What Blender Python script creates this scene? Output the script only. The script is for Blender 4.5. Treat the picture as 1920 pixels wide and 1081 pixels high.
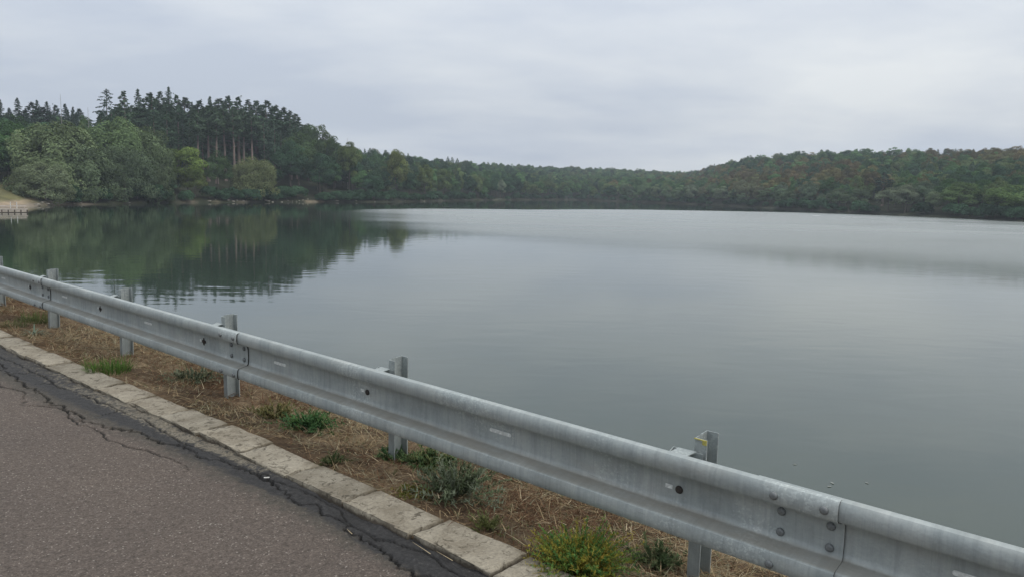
import bpy, bmesh, math, random
import numpy as np
from mathutils import Matrix, Vector

for o in list(bpy.data.objects):
    bpy.data.objects.remove(o)
scene = bpy.context.scene
COL = scene.collection
RNG = np.random.default_rng(11)
random.seed(4)

# ------------------------------------------------------------------ camera
ZC = 5.0                                   # eye height above the lake
FPX, PITCH, ROLL, THETA = 1450.0, 0.1261, 0.023, 0.8334
cam_d = bpy.data.cameras.new('camera')
cam = bpy.data.objects.new('camera', cam_d)
COL.objects.link(cam)
cam_d.sensor_width = 36.0
cam_d.lens = 36.0 * FPX / 1920.0
cam_d.clip_start = 0.05
cam_d.clip_end = 6000.0
ex = Vector((1, 0, 0)); eu = Vector((0, math.sin(PITCH), math.cos(PITCH))); fw = Vector((0, math.cos(PITCH), -math.sin(PITCH)))
rv = ex * math.cos(ROLL) + eu * math.sin(ROLL)
uvv = -ex * math.sin(ROLL) + eu * math.cos(ROLL)
m = Matrix((rv, uvv, -fw)).transposed().to_4x4()
m.translation = (0, 0, ZC)
cam.matrix_world = m
scene.camera = cam

# ------------------------------------------------------------------ sky, sun, exposure
SUN_EL, SUN_AZ = math.radians(55), math.radians(125)       # azimuth clockwise from +Y
world = bpy.data.worlds.new('World'); scene.world = world
world.use_nodes = True
nt = world.node_tree; nt.nodes.clear()
N = lambda t, **k: _n(nt, t, **k)


def _n(tree, t, **k):
    nd = tree.nodes.new(t)
    for a, b in k.items():
        setattr(nd, a, b)
    return nd


SKY_OFF = (7.3, 5.1, 0.0)


def build_world():
    out = N('ShaderNodeOutputWorld'); mix = N('ShaderNodeMixShader')
    b1 = N('ShaderNodeBackground'); b2 = N('ShaderNodeBackground')
    sky = N('ShaderNodeTexSky'); sky.sky_type = 'NISHITA'; sky.sun_disc = False
    sky.sun_elevation = SUN_EL; sky.sun_rotation = SUN_AZ; sky.dust_density = 3.0
    b1.inputs['Strength'].default_value = 0.08
    nt.links.new(sky.outputs[0], b1.inputs['Color'])
    tc = N('ShaderNodeTexCoord'); sep = N('ShaderNodeSeparateXYZ')
    nt.links.new(tc.outputs['Generated'], sep.inputs[0])
    zc = N('ShaderNodeMath', operation='MAXIMUM'); nt.links.new(sep.outputs['Z'], zc.inputs[0]); zc.inputs[1].default_value = 0.0
    den = N('ShaderNodeMath', operation='ADD'); nt.links.new(zc.outputs[0], den.inputs[0]); den.inputs[1].default_value = 0.20
    cx = N('ShaderNodeMath', operation='DIVIDE'); nt.links.new(sep.outputs['X'], cx.inputs[0]); nt.links.new(den.outputs[0], cx.inputs[1])
    cy = N('ShaderNodeMath', operation='DIVIDE'); nt.links.new(sep.outputs['Y'], cy.inputs[0]); nt.links.new(den.outputs[0], cy.inputs[1])
    comb = N('ShaderNodeCombineXYZ'); nt.links.new(cx.outputs[0], comb.inputs[0]); nt.links.new(cy.outputs[0], comb.inputs[1])
    n1 = N('ShaderNodeTexNoise'); n1.inputs['Scale'].default_value = 0.42; n1.inputs['Detail'].default_value = 5; n1.inputs['Roughness'].default_value = 0.5
    n1.inputs['Distortion'].default_value = 0.4
    n2 = N('ShaderNodeTexNoise'); n2.inputs['Scale'].default_value = 2.2; n2.inputs['Detail'].default_value = 4; n2.inputs['Roughness'].default_value = 0.55
    mp = N('ShaderNodeMapping'); mp.inputs['Scale'].default_value = (0.7, 1.1, 1); mp.inputs['Rotation'].default_value = (0, 0, 0.35)
    nt.links.new(comb.outputs[0], mp.inputs[0])
    mp1 = N('ShaderNodeMapping'); mp1.inputs['Location'].default_value = SKY_OFF; nt.links.new(comb.outputs[0], mp1.inputs[0])
    nt.links.new(mp1.outputs[0], n1.inputs['Vector']); nt.links.new(mp.outputs[0], n2.inputs['Vector'])
    ad = N('ShaderNodeMath', operation='MULTIPLY_ADD'); nt.links.new(n2.outputs[0], ad.inputs[0]); ad.inputs[1].default_value = 0.35; nt.links.new(n1.outputs[0], ad.inputs[2])
    rp = N('ShaderNodeValToRGB')
    rp.color_ramp.elements[0].position = 0.51; rp.color_ramp.elements[0].color = (0.458, 0.507, 0.588, 1)
    rp.color_ramp.elements[1].position = 0.82; rp.color_ramp.elements[1].color = (0.695, 0.720, 0.732, 1)
    nt.links.new(ad.outputs[0], rp.inputs[0])
    # an overcast dome is brighter overhead than at the horizon
    g = N('ShaderNodeMath', operation='MULTIPLY_ADD'); nt.links.new(zc.outputs[0], g.inputs[0]); g.inputs[1].default_value = 1.25; g.inputs[2].default_value = 0.95
    vm = N('ShaderNodeVectorMath', operation='SCALE'); nt.links.new(rp.outputs[0], vm.inputs[0]); nt.links.new(g.outputs[0], vm.inputs['Scale'])
    nt.links.new(vm.outputs[0], b2.inputs['Color'])
    mix.inputs[0].default_value = 0.93
    nt.links.new(b1.outputs[0], mix.inputs[1]); nt.links.new(b2.outputs[0], mix.inputs[2]); nt.links.new(mix.outputs[0], out.inputs[0])


build_world()
sd = bpy.data.lights.new('sun', 'SUN'); sun = bpy.data.objects.new('sun', sd); COL.objects.link(sun)
sd.energy = 1.5; sd.angle = math.radians(18); sd.color = (1.0, 0.965, 0.91)
sdir = Vector((math.sin(SUN_AZ) * math.cos(SUN_EL), math.cos(SUN_AZ) * math.cos(SUN_EL), math.sin(SUN_EL)))
sun.rotation_euler = sdir.to_track_quat('Z', 'Y').to_euler(); sun.location = (0, 0, 200)
vs = scene.view_settings
vs.view_transform = 'Standard'; vs.look = 'None'; vs.gamma = 1.0; vs.exposure = 0.13; vs.use_curve_mapping = False
scene.render.engine = 'CYCLES'
cy_ = scene.cycles
cy_.use_denoising = True; cy_.max_bounces = 6; cy_.diffuse_bounces = 3; cy_.glossy_bounces = 3
cy_.transmission_bounces = 2; cy_.volume_bounces = 0; cy_.transparent_max_bounces = 4

# ------------------------------------------------------------------ helpers


def tag(o, label=None, cat=None, group=None, kind=None, tint=None):
    if label: o['label'] = label
    if cat: o['category'] = cat
    if group: o['group'] = group
    if kind: o['kind'] = kind
    if tint is not None: o['tint'] = [float(t) for t in tint]
    return o


def mesh_np(name, V, F, mat=None, smooth=False, attrs=None):
    """V (n,3) array, F list of faces or (m,k) int array"""
    me = bpy.data.meshes.new(name)
    V = np.asarray(V, np.float32)
    if isinstance(F, np.ndarray):
        k = F.shape[1]; mface = F.shape[0]
        me.vertices.add(len(V)); me.vertices.foreach_set('co', V.ravel())
        me.loops.add(mface * k); me.loops.foreach_set('vertex_index', F.astype(np.int32).ravel())
        me.polygons.add(mface); me.polygons.foreach_set('loop_start', np.arange(0, mface * k, k, dtype=np.int32))
    else:
        me.from_pydata([tuple(map(float, v)) for v in V], [], F)
    me.update(calc_edges=True)
    if attrs:
        for an, av in attrs.items():
            av = np.asarray(av, np.float32)
            if av.ndim == 1:
                a = me.attributes.new(an, 'FLOAT', 'POINT'); a.data.foreach_set('value', av)
            else:
                a = me.attributes.new(an, 'FLOAT_VECTOR', 'POINT'); a.data.foreach_set('vector', av.ravel())
    if smooth:
        me.polygons.foreach_set('use_smooth', np.ones(len(me.polygons), bool))
        if smooth is not True:
            me.set_sharp_from_angle(angle=math.radians(smooth))
    me.validate()
    if mat: me.materials.append(mat)
    return me


def link(name, me, parent=None, loc=None, rot=None):
    o = bpy.data.objects.new(name, me); COL.objects.link(o)
    if parent: o.parent = parent
    if loc is not None: o.location = loc
    if rot is not None: o.rotation_euler = rot
    return o


def empty(name, loc=(0, 0, 0), rz=0.0):
    o = bpy.data.objects.new(name, None); COL.objects.link(o)
    o.location = loc; o.rotation_euler = (0, 0, rz); o.empty_display_size = 0.3
    return o


class MB:
    """collects simple solids into one mesh"""
    def __init__(s): s.v = []; s.f = []

    def add(s, V, F):
        b = len(s.v); s.v += [tuple(v) for v in V]; s.f += [tuple(i + b for i in f) for f in F]; return s

    def box(s, x0, x1, y0, y1, z0, z1):
        return s.add([(x0, y0, z0), (x1, y0, z0), (x1, y1, z0), (x0, y1, z0), (x0, y0, z1), (x1, y0, z1), (x1, y1, z1), (x0, y1, z1)],
                     [(0, 3, 2, 1), (4, 5, 6, 7), (0, 1, 5, 4), (1, 2, 6, 5), (2, 3, 7, 6), (3, 0, 4, 7)])

    def tube(s, pts, rad, n=7):
        pts = [Vector(p) for p in pts]; rings = []
        for i, p in enumerate(pts):
            d = (pts[min(i + 1, len(pts) - 1)] - pts[max(i - 1, 0)]).normalized()
            a = d.orthogonal().normalized(); b = d.cross(a)
            if i and a.dot(pa) < 0 and False: pass
            if i:
                a = (pa - d * pa.dot(d)).normalized(); b = d.cross(a)
            pa = a
            rings.append([p + (a * math.cos(t) + b * math.sin(t)) * rad[i] for t in [2 * math.pi * k / n for k in range(n)]])
        V = [q for r in rings for q in r]; F = []
        for i in range(len(rings) - 1):
            for k in range(n):
                F.append((i * n + k, i * n + (k + 1) % n, (i + 1) * n + (k + 1) % n, (i + 1) * n + k))
        F.append(tuple(range(n - 1, -1, -1))); F.append(tuple((len(rings) - 1) * n + k for k in range(n)))
        return s.add(V, F)

    def mesh(s, name, mat, smooth=False):
        return mesh_np(name, np.array(s.v, np.float32), s.f, mat, smooth)


def vnoise(x, y, seed=0):
    """smooth value noise, arrays"""
    def h(i, j):
        n = (i.astype(np.int64) * 374761393 + j.astype(np.int64) * 668265263 + seed * 974634777) & 0x7fffffff
        n = ((n ^ (n >> 13)) * 1274126177) & 0x7fffffff
        return ((n ^ (n >> 16)) & 0xffff) / 65535.0
    xi = np.floor(x); yi = np.floor(y); xf = x - xi; yf = y - yi
    xf = xf * xf * (3 - 2 * xf); yf = yf * yf * (3 - 2 * yf)
    a = h(xi, yi); b = h(xi + 1, yi); c = h(xi, yi + 1); d = h(xi + 1, yi + 1)
    return (a * (1 - xf) + b * xf) * (1 - yf) + (c * (1 - xf) + d * xf) * yf


def fbm(x, y, seed=0, oct=4):
    s = 0; a = .5
    for k in range(oct):
        s = s + a * vnoise(x * 2 ** k, y * 2 ** k, seed + k); a *= .5
    return s / (1 - .5 ** oct)


def sight(px, py):
    """direction for a bearing/elevation measured on the 1920 px photograph (used for surveying the far shore)"""
    X = px - 960.0; Y = py - 540.5
    u = X * math.cos(ROLL) + Y * math.sin(ROLL); v = -X * math.sin(ROLL) + Y * math.cos(ROLL)
    cx, cz = u / FPX, -v / FPX
    return cx, math.cos(PITCH) + cz * math.sin(PITCH), -math.sin(PITCH) + cz * math.cos(PITCH)


def bearing(px): x, y, z = sight(px, 360); return math.atan2(x, y)


def elev(px, py): x, y, z = sight(px, py); return z / math.hypot(x, y)

# ------------------------------------------------------------------ materials


def mat_new(name):
    mt = bpy.data.materials.new(name); mt.use_nodes = True
    t = mt.node_tree; t.nodes.clear()
    out = t.nodes.new('ShaderNodeOutputMaterial')
    return mt, t, out


def L(t, a, b): t.links.new(a, b)


def coords(t, scale=(1, 1, 1), kind='Object'):
    tc = _n(t, 'ShaderNodeTexCoord'); mp = _n(t, 'ShaderNodeMapping'); mp.inputs['Scale'].default_value = scale
    L(t, tc.outputs[kind], mp.inputs[0]); return mp.outputs[0]


def noise(t, vec, scale, detail=3, rough=.55, dist=0.0):
    n = _n(t, 'ShaderNodeTexNoise'); n.inputs['Scale'].default_value = scale; n.inputs['Detail'].default_value = detail
    n.inputs['Roughness'].default_value = rough; n.inputs['Distortion'].default_value = dist
    if vec is not None: L(t, vec, n.inputs['Vector'])
    return n.outputs[0]


def ramp(t, fac, stops):
    r = _n(t, 'ShaderNodeValToRGB'); e = r.color_ramp.elements
    while len(e) < len(stops): e.new(0.5)
    for k, (p, c) in enumerate(stops):
        e[k].position = p; e[k].color = (*c, 1) if len(c) == 3 else c
    L(t, fac, r.inputs[0]); return r.outputs[0]


def mixc(t, fac, a, b, mode='MIX'):
    mx = _n(t, 'ShaderNodeMix', data_type='RGBA', blend_type=mode)
    for sock, val in ((mx.inputs[0], fac), (mx.inputs[6], a), (mx.inputs[7], b)):
        if isinstance(val, (int, float)): sock.default_value = val
        elif isinstance(val, tuple): sock.default_value = (*val, 1)
        else: L(t, val, sock)
    return mx.outputs[2]


def math_(t, op, a, b=None, c=None, clamp=False):
    mn = _n(t, 'ShaderNodeMath', operation=op); mn.use_clamp = clamp
    for k, val in enumerate((a, b, c)):
        if val is None: continue
        if isinstance(val, (int, float)): mn.inputs[k].default_value = val
        else: L(t, val, mn.inputs[k])
    return mn.outputs[0]


def bump(t, h, dist=0.01, strength=1.0, prev=None):
    b = _n(t, 'ShaderNodeBump'); b.inputs['Distance'].default_value = dist; b.inputs['Strength'].default_value = strength
    L(t, h, b.inputs['Height'])
    if prev is not None: L(t, prev, b.inputs['Normal'])
    return b.outputs[0]


def princ(t, out, color, rough=.7, metal=0.0, normal=None, spec=.5, ior=None):
    p = _n(t, 'ShaderNodeBsdfPrincipled')
    for nm, val in (('Base Color', color), ('Roughness', rough), ('Metallic', metal), ('Specular IOR Level', spec)):
        if isinstance(val, (int, float)): p.inputs[nm].default_value = val
        elif isinstance(val, tuple): p.inputs[nm].default_value = (*val, 1)
        else: L(t, val, p.inputs[nm])
    if ior: p.inputs['IOR'].default_value = ior
    if normal is not None: L(t, normal, p.inputs['Normal'])
    L(t, p.outputs[0], out.inputs[0]); return p


def attr(t, name, kind='GEOMETRY', out='Vector'):
    a = _n(t, 'ShaderNodeAttribute'); a.attribute_type = kind; a.attribute_name = name
    return a.outputs[out]


def make_materials():
    M = {}
    # leaves: tint per tree, light variation per leaf clump
    for nm, tr in (('leaf', .16), ('needle', .08)):
        mt, t, out = mat_new(nm)
        c = mixc(t, 1.0, attr(t, 'tint', 'INSTANCER'), attr(t, 'leafvar'), 'MULTIPLY')
        d = _n(t, 'ShaderNodeBsdfDiffuse'); d.inputs['Roughness'].default_value = .6; L(t, c, d.inputs[0])
        tl = _n(t, 'ShaderNodeBsdfTranslucent'); c2 = mixc(t, 1.0, c, (1.15, 1.1, .6), 'MULTIPLY'); L(t, c2, tl.inputs[0])
        mx = _n(t, 'ShaderNodeMixShader'); mx.inputs[0].default_value = tr
        L(t, d.outputs[0], mx.inputs[1]); L(t, tl.outputs[0], mx.inputs[2]); L(t, mx.outputs[0], out.inputs[0]); M[nm] = mt
    # bark
    for nm, c0, c1 in (('bark', (.05, .04, .032), (.12, .10, .08)), ('pine_bark', (.12, .09, .075), (.24, .185, .155)), ('dead_wood', (.16, .15, .14), (.28, .26, .24))):
        mt, t, out = mat_new(nm); v = coords(t, (1, 1, .25)); n = noise(t, v, 3.0, 4)
        princ(t, out, ramp(t, n, [(.3, c0), (.7, c1)]), .9, normal=bump(t, n, .05)); M[nm] = mt
    # colour-attribute vegetation (straw, weeds)
    mt, t, out = mat_new('blade')
    c = attr(t, 'bladecol')
    d = _n(t, 'ShaderNodeBsdfDiffuse'); L(t, c, d.inputs[0]); tl = _n(t, 'ShaderNodeBsdfTranslucent'); L(t, c, tl.inputs[0])
    mx = _n(t, 'ShaderNodeMixShader'); mx.inputs[0].default_value = .25
    L(t, d.outputs[0], mx.inputs[1]); L(t, tl.outputs[0], mx.inputs[2]); L(t, mx.outputs[0], out.inputs[0]); M['blade'] = mt
    # far ground
    mt, t, out = mat_new('terrain'); v = coords(t)
    n = noise(t, v, .35, 6, .65); n2 = noise(t, v, 2.5, 4, .6)
    c = mixc(t, 1.0, attr(t, 'gcol'), ramp(t, n, [(.3, (.65, .65, .65)), (.72, (1.3, 1.27, 1.2))]), 'MULTIPLY')
    princ(t, out, c, .95, normal=bump(t, n2, .25), spec=.1); M['terrain'] = mt
    # water
    mt, t, out = mat_new('lake_water'); v = coords(t)
    ruff = attr(t, 'ruffle', out='Fac')
    vr = coords(t, (1, 1, 1)); mpn = vr.node; mpn.inputs['Rotation'].default_value = (0, 0, -.12); mpn.inputs['Scale'].default_value = (.55, 1.0, 1)
    big = noise(t, vr, .75, 2, .5, .3); mid = noise(t, vr, 2.6, 3, .6); fine = noise(t, v, 9.0, 3, .6)
    patch = noise(t, coords(t, (.5, 1.2, 1)), .018, 4, .6, .6)
    pm = math_(t, 'MULTIPLY', ruff, ramp(t, patch, [(.34, (.70,) * 3), (.56, (1.0,) * 3)]))
    # heights in metres: long calm swell everywhere, wind ripples in the ruffled reach
    h1 = math_(t, 'MULTIPLY', big, .0085)
    h2 = math_(t, 'MULTIPLY', mid, math_(t, 'MULTIPLY_ADD', pm, .0050, .0010))
    h3 = math_(t, 'MULTIPLY', fine, math_(t, 'MULTIPLY_ADD', pm, .0024, .0002))
    hh = math_(t, 'ADD', math_(t, 'ADD', h1, h2), h3)
    ro = math_(t, 'MULTIPLY_ADD', pm, .26, .03)
    mur = noise(t, v, .05, 3, .5)
    col = ramp(t, mur, [(.35, (.020, .033, .023)), (.7, (.026, .039, .027))])
    nb = bump(t, hh, 1.0)
    fr = _n(t, 'ShaderNodeFresnel'); fr.inputs['IOR'].default_value = 1.47; L(t, bump(t, h1, 1.0), fr.inputs['Normal'])
    body = _n(t, 'ShaderNodeBsdfDiffuse'); L(t, col, body.inputs[0])
    gl = _n(t, 'ShaderNodeBsdfGlossy'); gl.distribution = 'MULTI_GGX'; gl.inputs['Color'].default_value = (.99, 1.0, .985, 1); L(t, ro, gl.inputs['Roughness']); L(t, nb, gl.inputs['Normal'])
    mx = _n(t, 'ShaderNodeMixShader'); L(t, math_(t, 'MULTIPLY', fr.outputs[0], math_(t, 'MULTIPLY_ADD', pm, -.40, 1.0)), mx.inputs[0])
    L(t, body.outputs[0], mx.inputs[1]); L(t, gl.outputs[0], mx.inputs[2]); L(t, mx.outputs[0], out.inputs[0]); M['water'] = mt
    # asphalt
    mt, t, out = mat_new('asphalt'); v = coords(t)
    vo = _n(t, 'ShaderNodeTexVoronoi'); vo.inputs['Scale'].default_value = 165; L(t, v, vo.inputs['Vector'])
    bw = _n(t, 'ShaderNodeSeparateColor'); L(t, vo.outputs['Color'], bw.inputs[0])
    agg = ramp(t, bw.outputs[0], [(0, (.042, .0325, .0265)), (.5, (.086, .069, .056)), (.90, (.138, .111, .092)), (.98, (.20, .168, .145)), (.994, (.40, .36, .315))])
    lg = noise(t, v, 1.3, 4, .6); sm = noise(t, v, 38, 4, .7)
    c = mixc(t, 1.0, agg, ramp(t, lg, [(.3, (.86, .86, .88)), (.7, (1.14, 1.12, 1.10))]), 'MULTIPLY')
    c = mixc(t, .45, c, ramp(t, sm, [(.25, (.018, .014, .0115)), (.75, (.152, .122, .102))]))
    # black bitumen seam against the kerb
    pat = attr(t, 'seam', out='Fac')
    pn = math_(t, 'ADD', pat, math_(t, 'MULTIPLY_ADD', noise(t, coords(t, (1.4, .8, 1)), 11, 6, .75, .9), 1.9, -.95))
    pmask = ramp(t, pn, [(.25, (0,) * 3), (.50, (.55,) * 3), (.72, (1,) * 3)])
    dz = attr(t, 'soiled', out='Fac')
    dzm = ramp(t, math_(t, 'ADD', dz, math_(t, 'MULTIPLY_ADD', noise(t, v, 16, 6, .75), 1.4, -.7)), [(.30, (0,) * 3), (.75, (.75,) * 3)])
    c = mixc(t, dzm, c, ramp(t, noise(t, v, 60, 4, .75), [(.3, (.018, .017, .014)), (.55, (.050, .047, .038)), (.75, (.13, .12, .09))]))
    seamc = ramp(t, noise(t, v, 55, 4, .7), [(.3, (.013, .0125, .0125)), (.62, (.033, .0315, .031)), (.80, (.12, .115, .105))])
    c = mixc(t, pmask, c, seamc)
    gr = attr(t, 'grit', out='Fac')
    gm = ramp(t, math_(t, 'ADD', gr, math_(t, 'MULTIPLY_ADD', noise(t, v, 26, 5, .75), 1.2, -.75)), [(.45, (0,) * 3), (.62, (.8,) * 3)])
    c = mixc(t, gm, c, ramp(t, noise(t, v, 80, 3, .7), [(.3, (.07, .06, .045)), (.7, (.27, .235, .175))]))
    c = mixc(t, attr(t, 'crack', out='Fac'), c, (.012, .011, .010))  # near-black colour stands in for the shade down in the cracks
    hgt = math_(t, 'ADD', math_(t, 'MULTIPLY', vo.outputs['Distance'], .35), math_(t, 'MULTIPLY', sm, .9))
    ro = math_(t, 'MULTIPLY_ADD', pmask, -.15, .88)
    princ(t, out, c, ro, normal=bump(t, hgt, .010), spec=.3); M['asphalt'] = mt
    # kerb concrete
    mt, t, out = mat_new('kerb_concrete'); v = coords(t, kind='Object')
    oi = _n(t, 'ShaderNodeObjectInfo'); va = _n(t, 'ShaderNodeVectorMath', operation='ADD')
    sc = _n(t, 'ShaderNodeVectorMath', operation='SCALE'); cmb = _n(t, 'ShaderNodeCombineXYZ')
    L(t, oi.outputs['Random'], cmb.inputs[0]); L(t, oi.outputs['Random'], cmb.inputs[1]); L(t, cmb.outputs[0], sc.inputs[0]); sc.inputs['Scale'].default_value = 37.0
    L(t, v, va.inputs[0]); L(t, sc.outputs[0], va.inputs[1]); vv = va.outputs[0]
    a = noise(t, vv, 5, 5, .65); b = noise(t, vv, 70, 4, .7); sp = noise(t, vv, 22, 4, .7, .8)
    c = ramp(t, a, [(.28, (.145, .123, .092)), (.5, (.232, .206, .163)), (.75, (.31, .28, .227))])
    c = mixc(t, 1.0, c, ramp(t, b, [(.3, (.72, .72, .72)), (.7, (1.18, 1.18, 1.16))]), 'MULTIPLY')
    c = mixc(t, ramp(t, sp, [(.54, (0,) * 3), (.64, (.85,) * 3)]), c, (.060, .050, .036))
    c = mixc(t, 1.0, c, ramp(t, oi.outputs['Random'], [(0, (.88, .88, .87)), (1, (1.10, 1.09, 1.07))]), 'MULTIPLY')
    # earth and moss creeping over the verge-side edge and the joints
    sx = _n(t, 'ShaderNodeSeparateXYZ'); L(t, v, sx.inputs[0])
    ed = math_(t, 'ADD', math_(t, 'MULTIPLY', math_(t, 'ABSOLUTE', sx.outputs['Y']), 3.0), math_(t, 'MULTIPLY_ADD', sx.outputs['X'], 3.2, -.25))
    em = ramp(t, math_(t, 'ADD', ed, math_(t, 'MULTIPLY', noise(t, vv, 14, 5, .7), .75)), [(.98, (0,) * 3), (1.0, (.2,) * 3), (1.0, (.9,) * 3)])
    em = ramp(t, math_(t, 'MULTIPLY', math_(t, 'ADD', ed, math_(t, 'MULTIPLY', noise(t, vv, 14, 5, .7), .75)), .62), [(.50, (0,) * 3), (.80, (.9,) * 3)])
    c = mixc(t, em, c, (.085, .066, .040))
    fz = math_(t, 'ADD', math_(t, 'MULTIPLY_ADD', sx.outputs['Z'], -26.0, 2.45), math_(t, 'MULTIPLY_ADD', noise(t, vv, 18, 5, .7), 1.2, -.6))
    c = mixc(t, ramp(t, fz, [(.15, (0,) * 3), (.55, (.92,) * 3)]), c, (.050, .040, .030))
    princ(t, out, c, .9, normal=bump(t, math_(t, 'ADD', b, math_(t, 'MULTIPLY', sp, .8)), .004), spec=.25); M['kerb'] = mt
    # verge soil
    mt, t, out = mat_new('verge_soil'); v = coords(t)
    a = noise(t, v, 2.2, 5, .6); b = noise(t, v, 45, 5, .75)
    c = ramp(t, a, [(.3, (.045, .032, .022)), (.5, (.105, .074, .048)), (.72, (.24, .185, .125))])
    c = mixc(t, 1.0, c, ramp(t, b, [(.3, (.5, .5, .5)), (.7, (1.5, 1.45, 1.35))]), 'MULTIPLY')
    princ(t, out, c, .97, normal=bump(t, b, .02), spec=.1); M['soil'] = mt
    # embankment stone facing (out of sight below the rail)
    mt, t, out = mat_new('embankment_stone'); v = coords(t)
    vo = _n(t, 'ShaderNodeTexVoronoi'); vo.inputs['Scale'].default_value = 3; L(t, v, vo.inputs['Vector'])
    princ(t, out, mixc(t, .6, (.24, .22, .19), vo.outputs['Color'], 'SOFT_LIGHT'), .9, normal=bump(t, vo.outputs['Distance'], .1)); M['embank'] = mt
    mt, t, out = mat_new('meadow'); v = coords(t)
    princ(t, out, ramp(t, noise(t, v, 3, 5, .7), [(.3, (.05, .06, .025)), (.7, (.13, .12, .06))]), .95, spec=.1); M['meadow'] = mt
    # galvanised steel
    for nm, k in (('galvanised_steel', 1.0), ('post_steel', .92)):
        mt, t, out = mat_new(nm); v = coords(t)
        vs_ = _n(t, 'ShaderNodeTexVoronoi'); vs_.inputs['Scale'].default_value = 130; L(t, v, vs_.inputs['Vector'])
        sg = _n(t, 'ShaderNodeSeparateColor'); L(t, vs_.outputs['Color'], sg.inputs[0])
        blot = noise(t, v, 3.5, 5, .65, .3)
        streak = noise(t, coords(t, (1, 9, .8)), 4.0, 5, .7, .6)
        c = ramp(t, blot, [(.28, (.245 * k, .275 * k, .274 * k)), (.55, (.335 * k, .364 * k, .356 * k)), (.78, (.42 * k, .44 * k, .422 * k))])
        c = mixc(t, 1.0, c, ramp(t, streak, [(.26, (.78, .79, .80)), (.52, (1.0, 1.0, 1.0)), (.78, (1.13, 1.12, 1.09))]), 'MULTIPLY')
        spk = ramp(t, math_(t, 'MULTIPLY', sg.outputs[1], ramp(t, noise(t, v, 2.1, 3, .6), [(.40, (.3,) * 3), (.62, (1,) * 3)])), [(.0, (.93,) * 3), (.62, (1.0,) * 3), (.9, (1.22, 1.22, 1.21))])
        c = mixc(t, 1.0, c, spk, 'MULTIPLY')
        if nm == 'galvanised_steel':
            # dust settled on the ledge of the lower fold, lichen-brown cast on the top fold
            du = attr(t, 'dust', out='Fac')
            dm = ramp(t, math_(t, 'ADD', du, math_(t, 'MULTIPLY_ADD', noise(t, coords(t, (4, 1, 4)), 4, 5, .7), .9, -.5)), [(.35, (0,) * 3), (.95, (.8,) * 3)])
            c = mixc(t, dm, c, (.215, .200, .165))
            lic = noise(t, coords(t, (1, .6, 2)), 5, 4, .6)
            c = mixc(t, ramp(t, lic, [(.5, (0,) * 3), (.75, (.35,) * 3)]), c, (.30, .285, .245))
            scu = noise(t, coords(t, (30, 1.2, 30)), 2.0, 3, .6)
            c = mixc(t, ramp(t, scu, [(.70, (0,) * 3), (.74, (.5,) * 3)]), c, (.12, .115, .11))
        r = ramp(t, noise(t, v, 8, 4, .6), [(.3, (.50,) * 3), (.7, (.68,) * 3)])
        princ(t, out, c, r, .35, normal=bump(t, math_(t, 'ADD', noise(t, v, 60, 3, .6), math_(t, 'MULTIPLY', noise(t, v, 2.5, 2), 4.0)), .0012), spec=.5); M[nm] = mt
    for nm, c, r, me_ in (('bolt_zinc', (.17, .18, .18), .55, .5), ('bolt_rust', (.030, .024, .020), .75, .1), ('slot_brightness', (.58, .60, .58), .5, .1), ('lichen', (.32, .28, .07), .9, 0), ('pale_scrap', (.62, .60, .56), .7, 0), ('pale_leaf', (.17, .18, .165), .8, 0)):
        mt, t, out = mat_new(nm); n = noise(t, coords(t), 60, 3, .6)
        princ(t, out, mixc(t, 1.0, c, ramp(t, n, [(.3, (.7,) * 3), (.7, (1.25,) * 3)]), 'MULTIPLY'), r, me_); M[nm] = mt
    # pier wood, stone
    for nm, c0, c1 in (('weathered_wood', (.20, .165, .13), (.40, .34, .28)), ('dark_wood', (.035, .025, .02), (.075, .055, .045)), ('pale_pole', (.42, .42, .40), (.55, .55, .53)), ('pale_wood', (.33, .285, .24), (.50, .44, .38)), ('deck_wood', (.07, .052, .042), (.13, .10, .085)), ('shore_rock', (.15, .135, .11), (.32, .29, .245))):
        mt, t, out = mat_new(nm); n = noise(t, coords(t), 2.5, 5, .65)
        princ(t, out, ramp(t, n, [(.3, c0), (.7, c1)]), .85, normal=bump(t, n, .03)); M[nm] = mt
    return M


M = make_materials()
DAM = dict(rz=THETA)          # dam axes: local x = towards the lake, local y = along the rail


def dam_obj(name, me): return link(name, me, rot=(0, 0, THETA))


# ------------------------------------------------------------------ far shore survey: bearing -> shore, ridge, skyline
TAB = [  # photo bearing px, shore distance, ridge distance, skyline y
    (-500, 140, 235, 215), (-250, 140, 250, 210), (0, 153, 268, 214), (50, 166, 272, 212), (100, 178, 272, 212), (200, 186, 268, 190), (320, 206, 270, 176),
    (450, 224, 280, 192), (540, 238, 297, 214), (600, 247, 312, 242), (640, 252, 332, 264), (720, 264, 384, 277), (800, 300, 440, 290),
    (860, 335, 512, 297), (930, 376, 640, 304), (1060, 455, 768, 309), (1112, 470, 768, 311), (1130, 448, 768, 312), (1200, 428, 768, 315),
    (1285, 402, 768, 320), (1310, 395, 690, 314), (1350, 380, 610, 301), (1400, 355, 560, 289), (1500, 320, 530, 279), (1600, 290, 512, 274), (1750, 262, 480, 275),
    (1920, 240, 444, 270), (2200, 230, 410, 262), (2600, 220, 400, 262)]
TA = np.array([bearing(t[0]) for t in TAB]); TDS = np.array([t[1] for t in TAB], float); TDR = np.array([t[2] for t in TAB], float)
TSK = np.array([elev(t[0], t[3]) for t in TAB]); TPX = np.array([t[0] for t in TAB], float)
TREE_H = np.interp(TPX, [0, 150, 230, 520, 620, 900, 1200, 1500], [13, 14, 20, 19, 13, 12, 11, 11])
TZR = ZC + TSK * TDR - TREE_H


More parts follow.
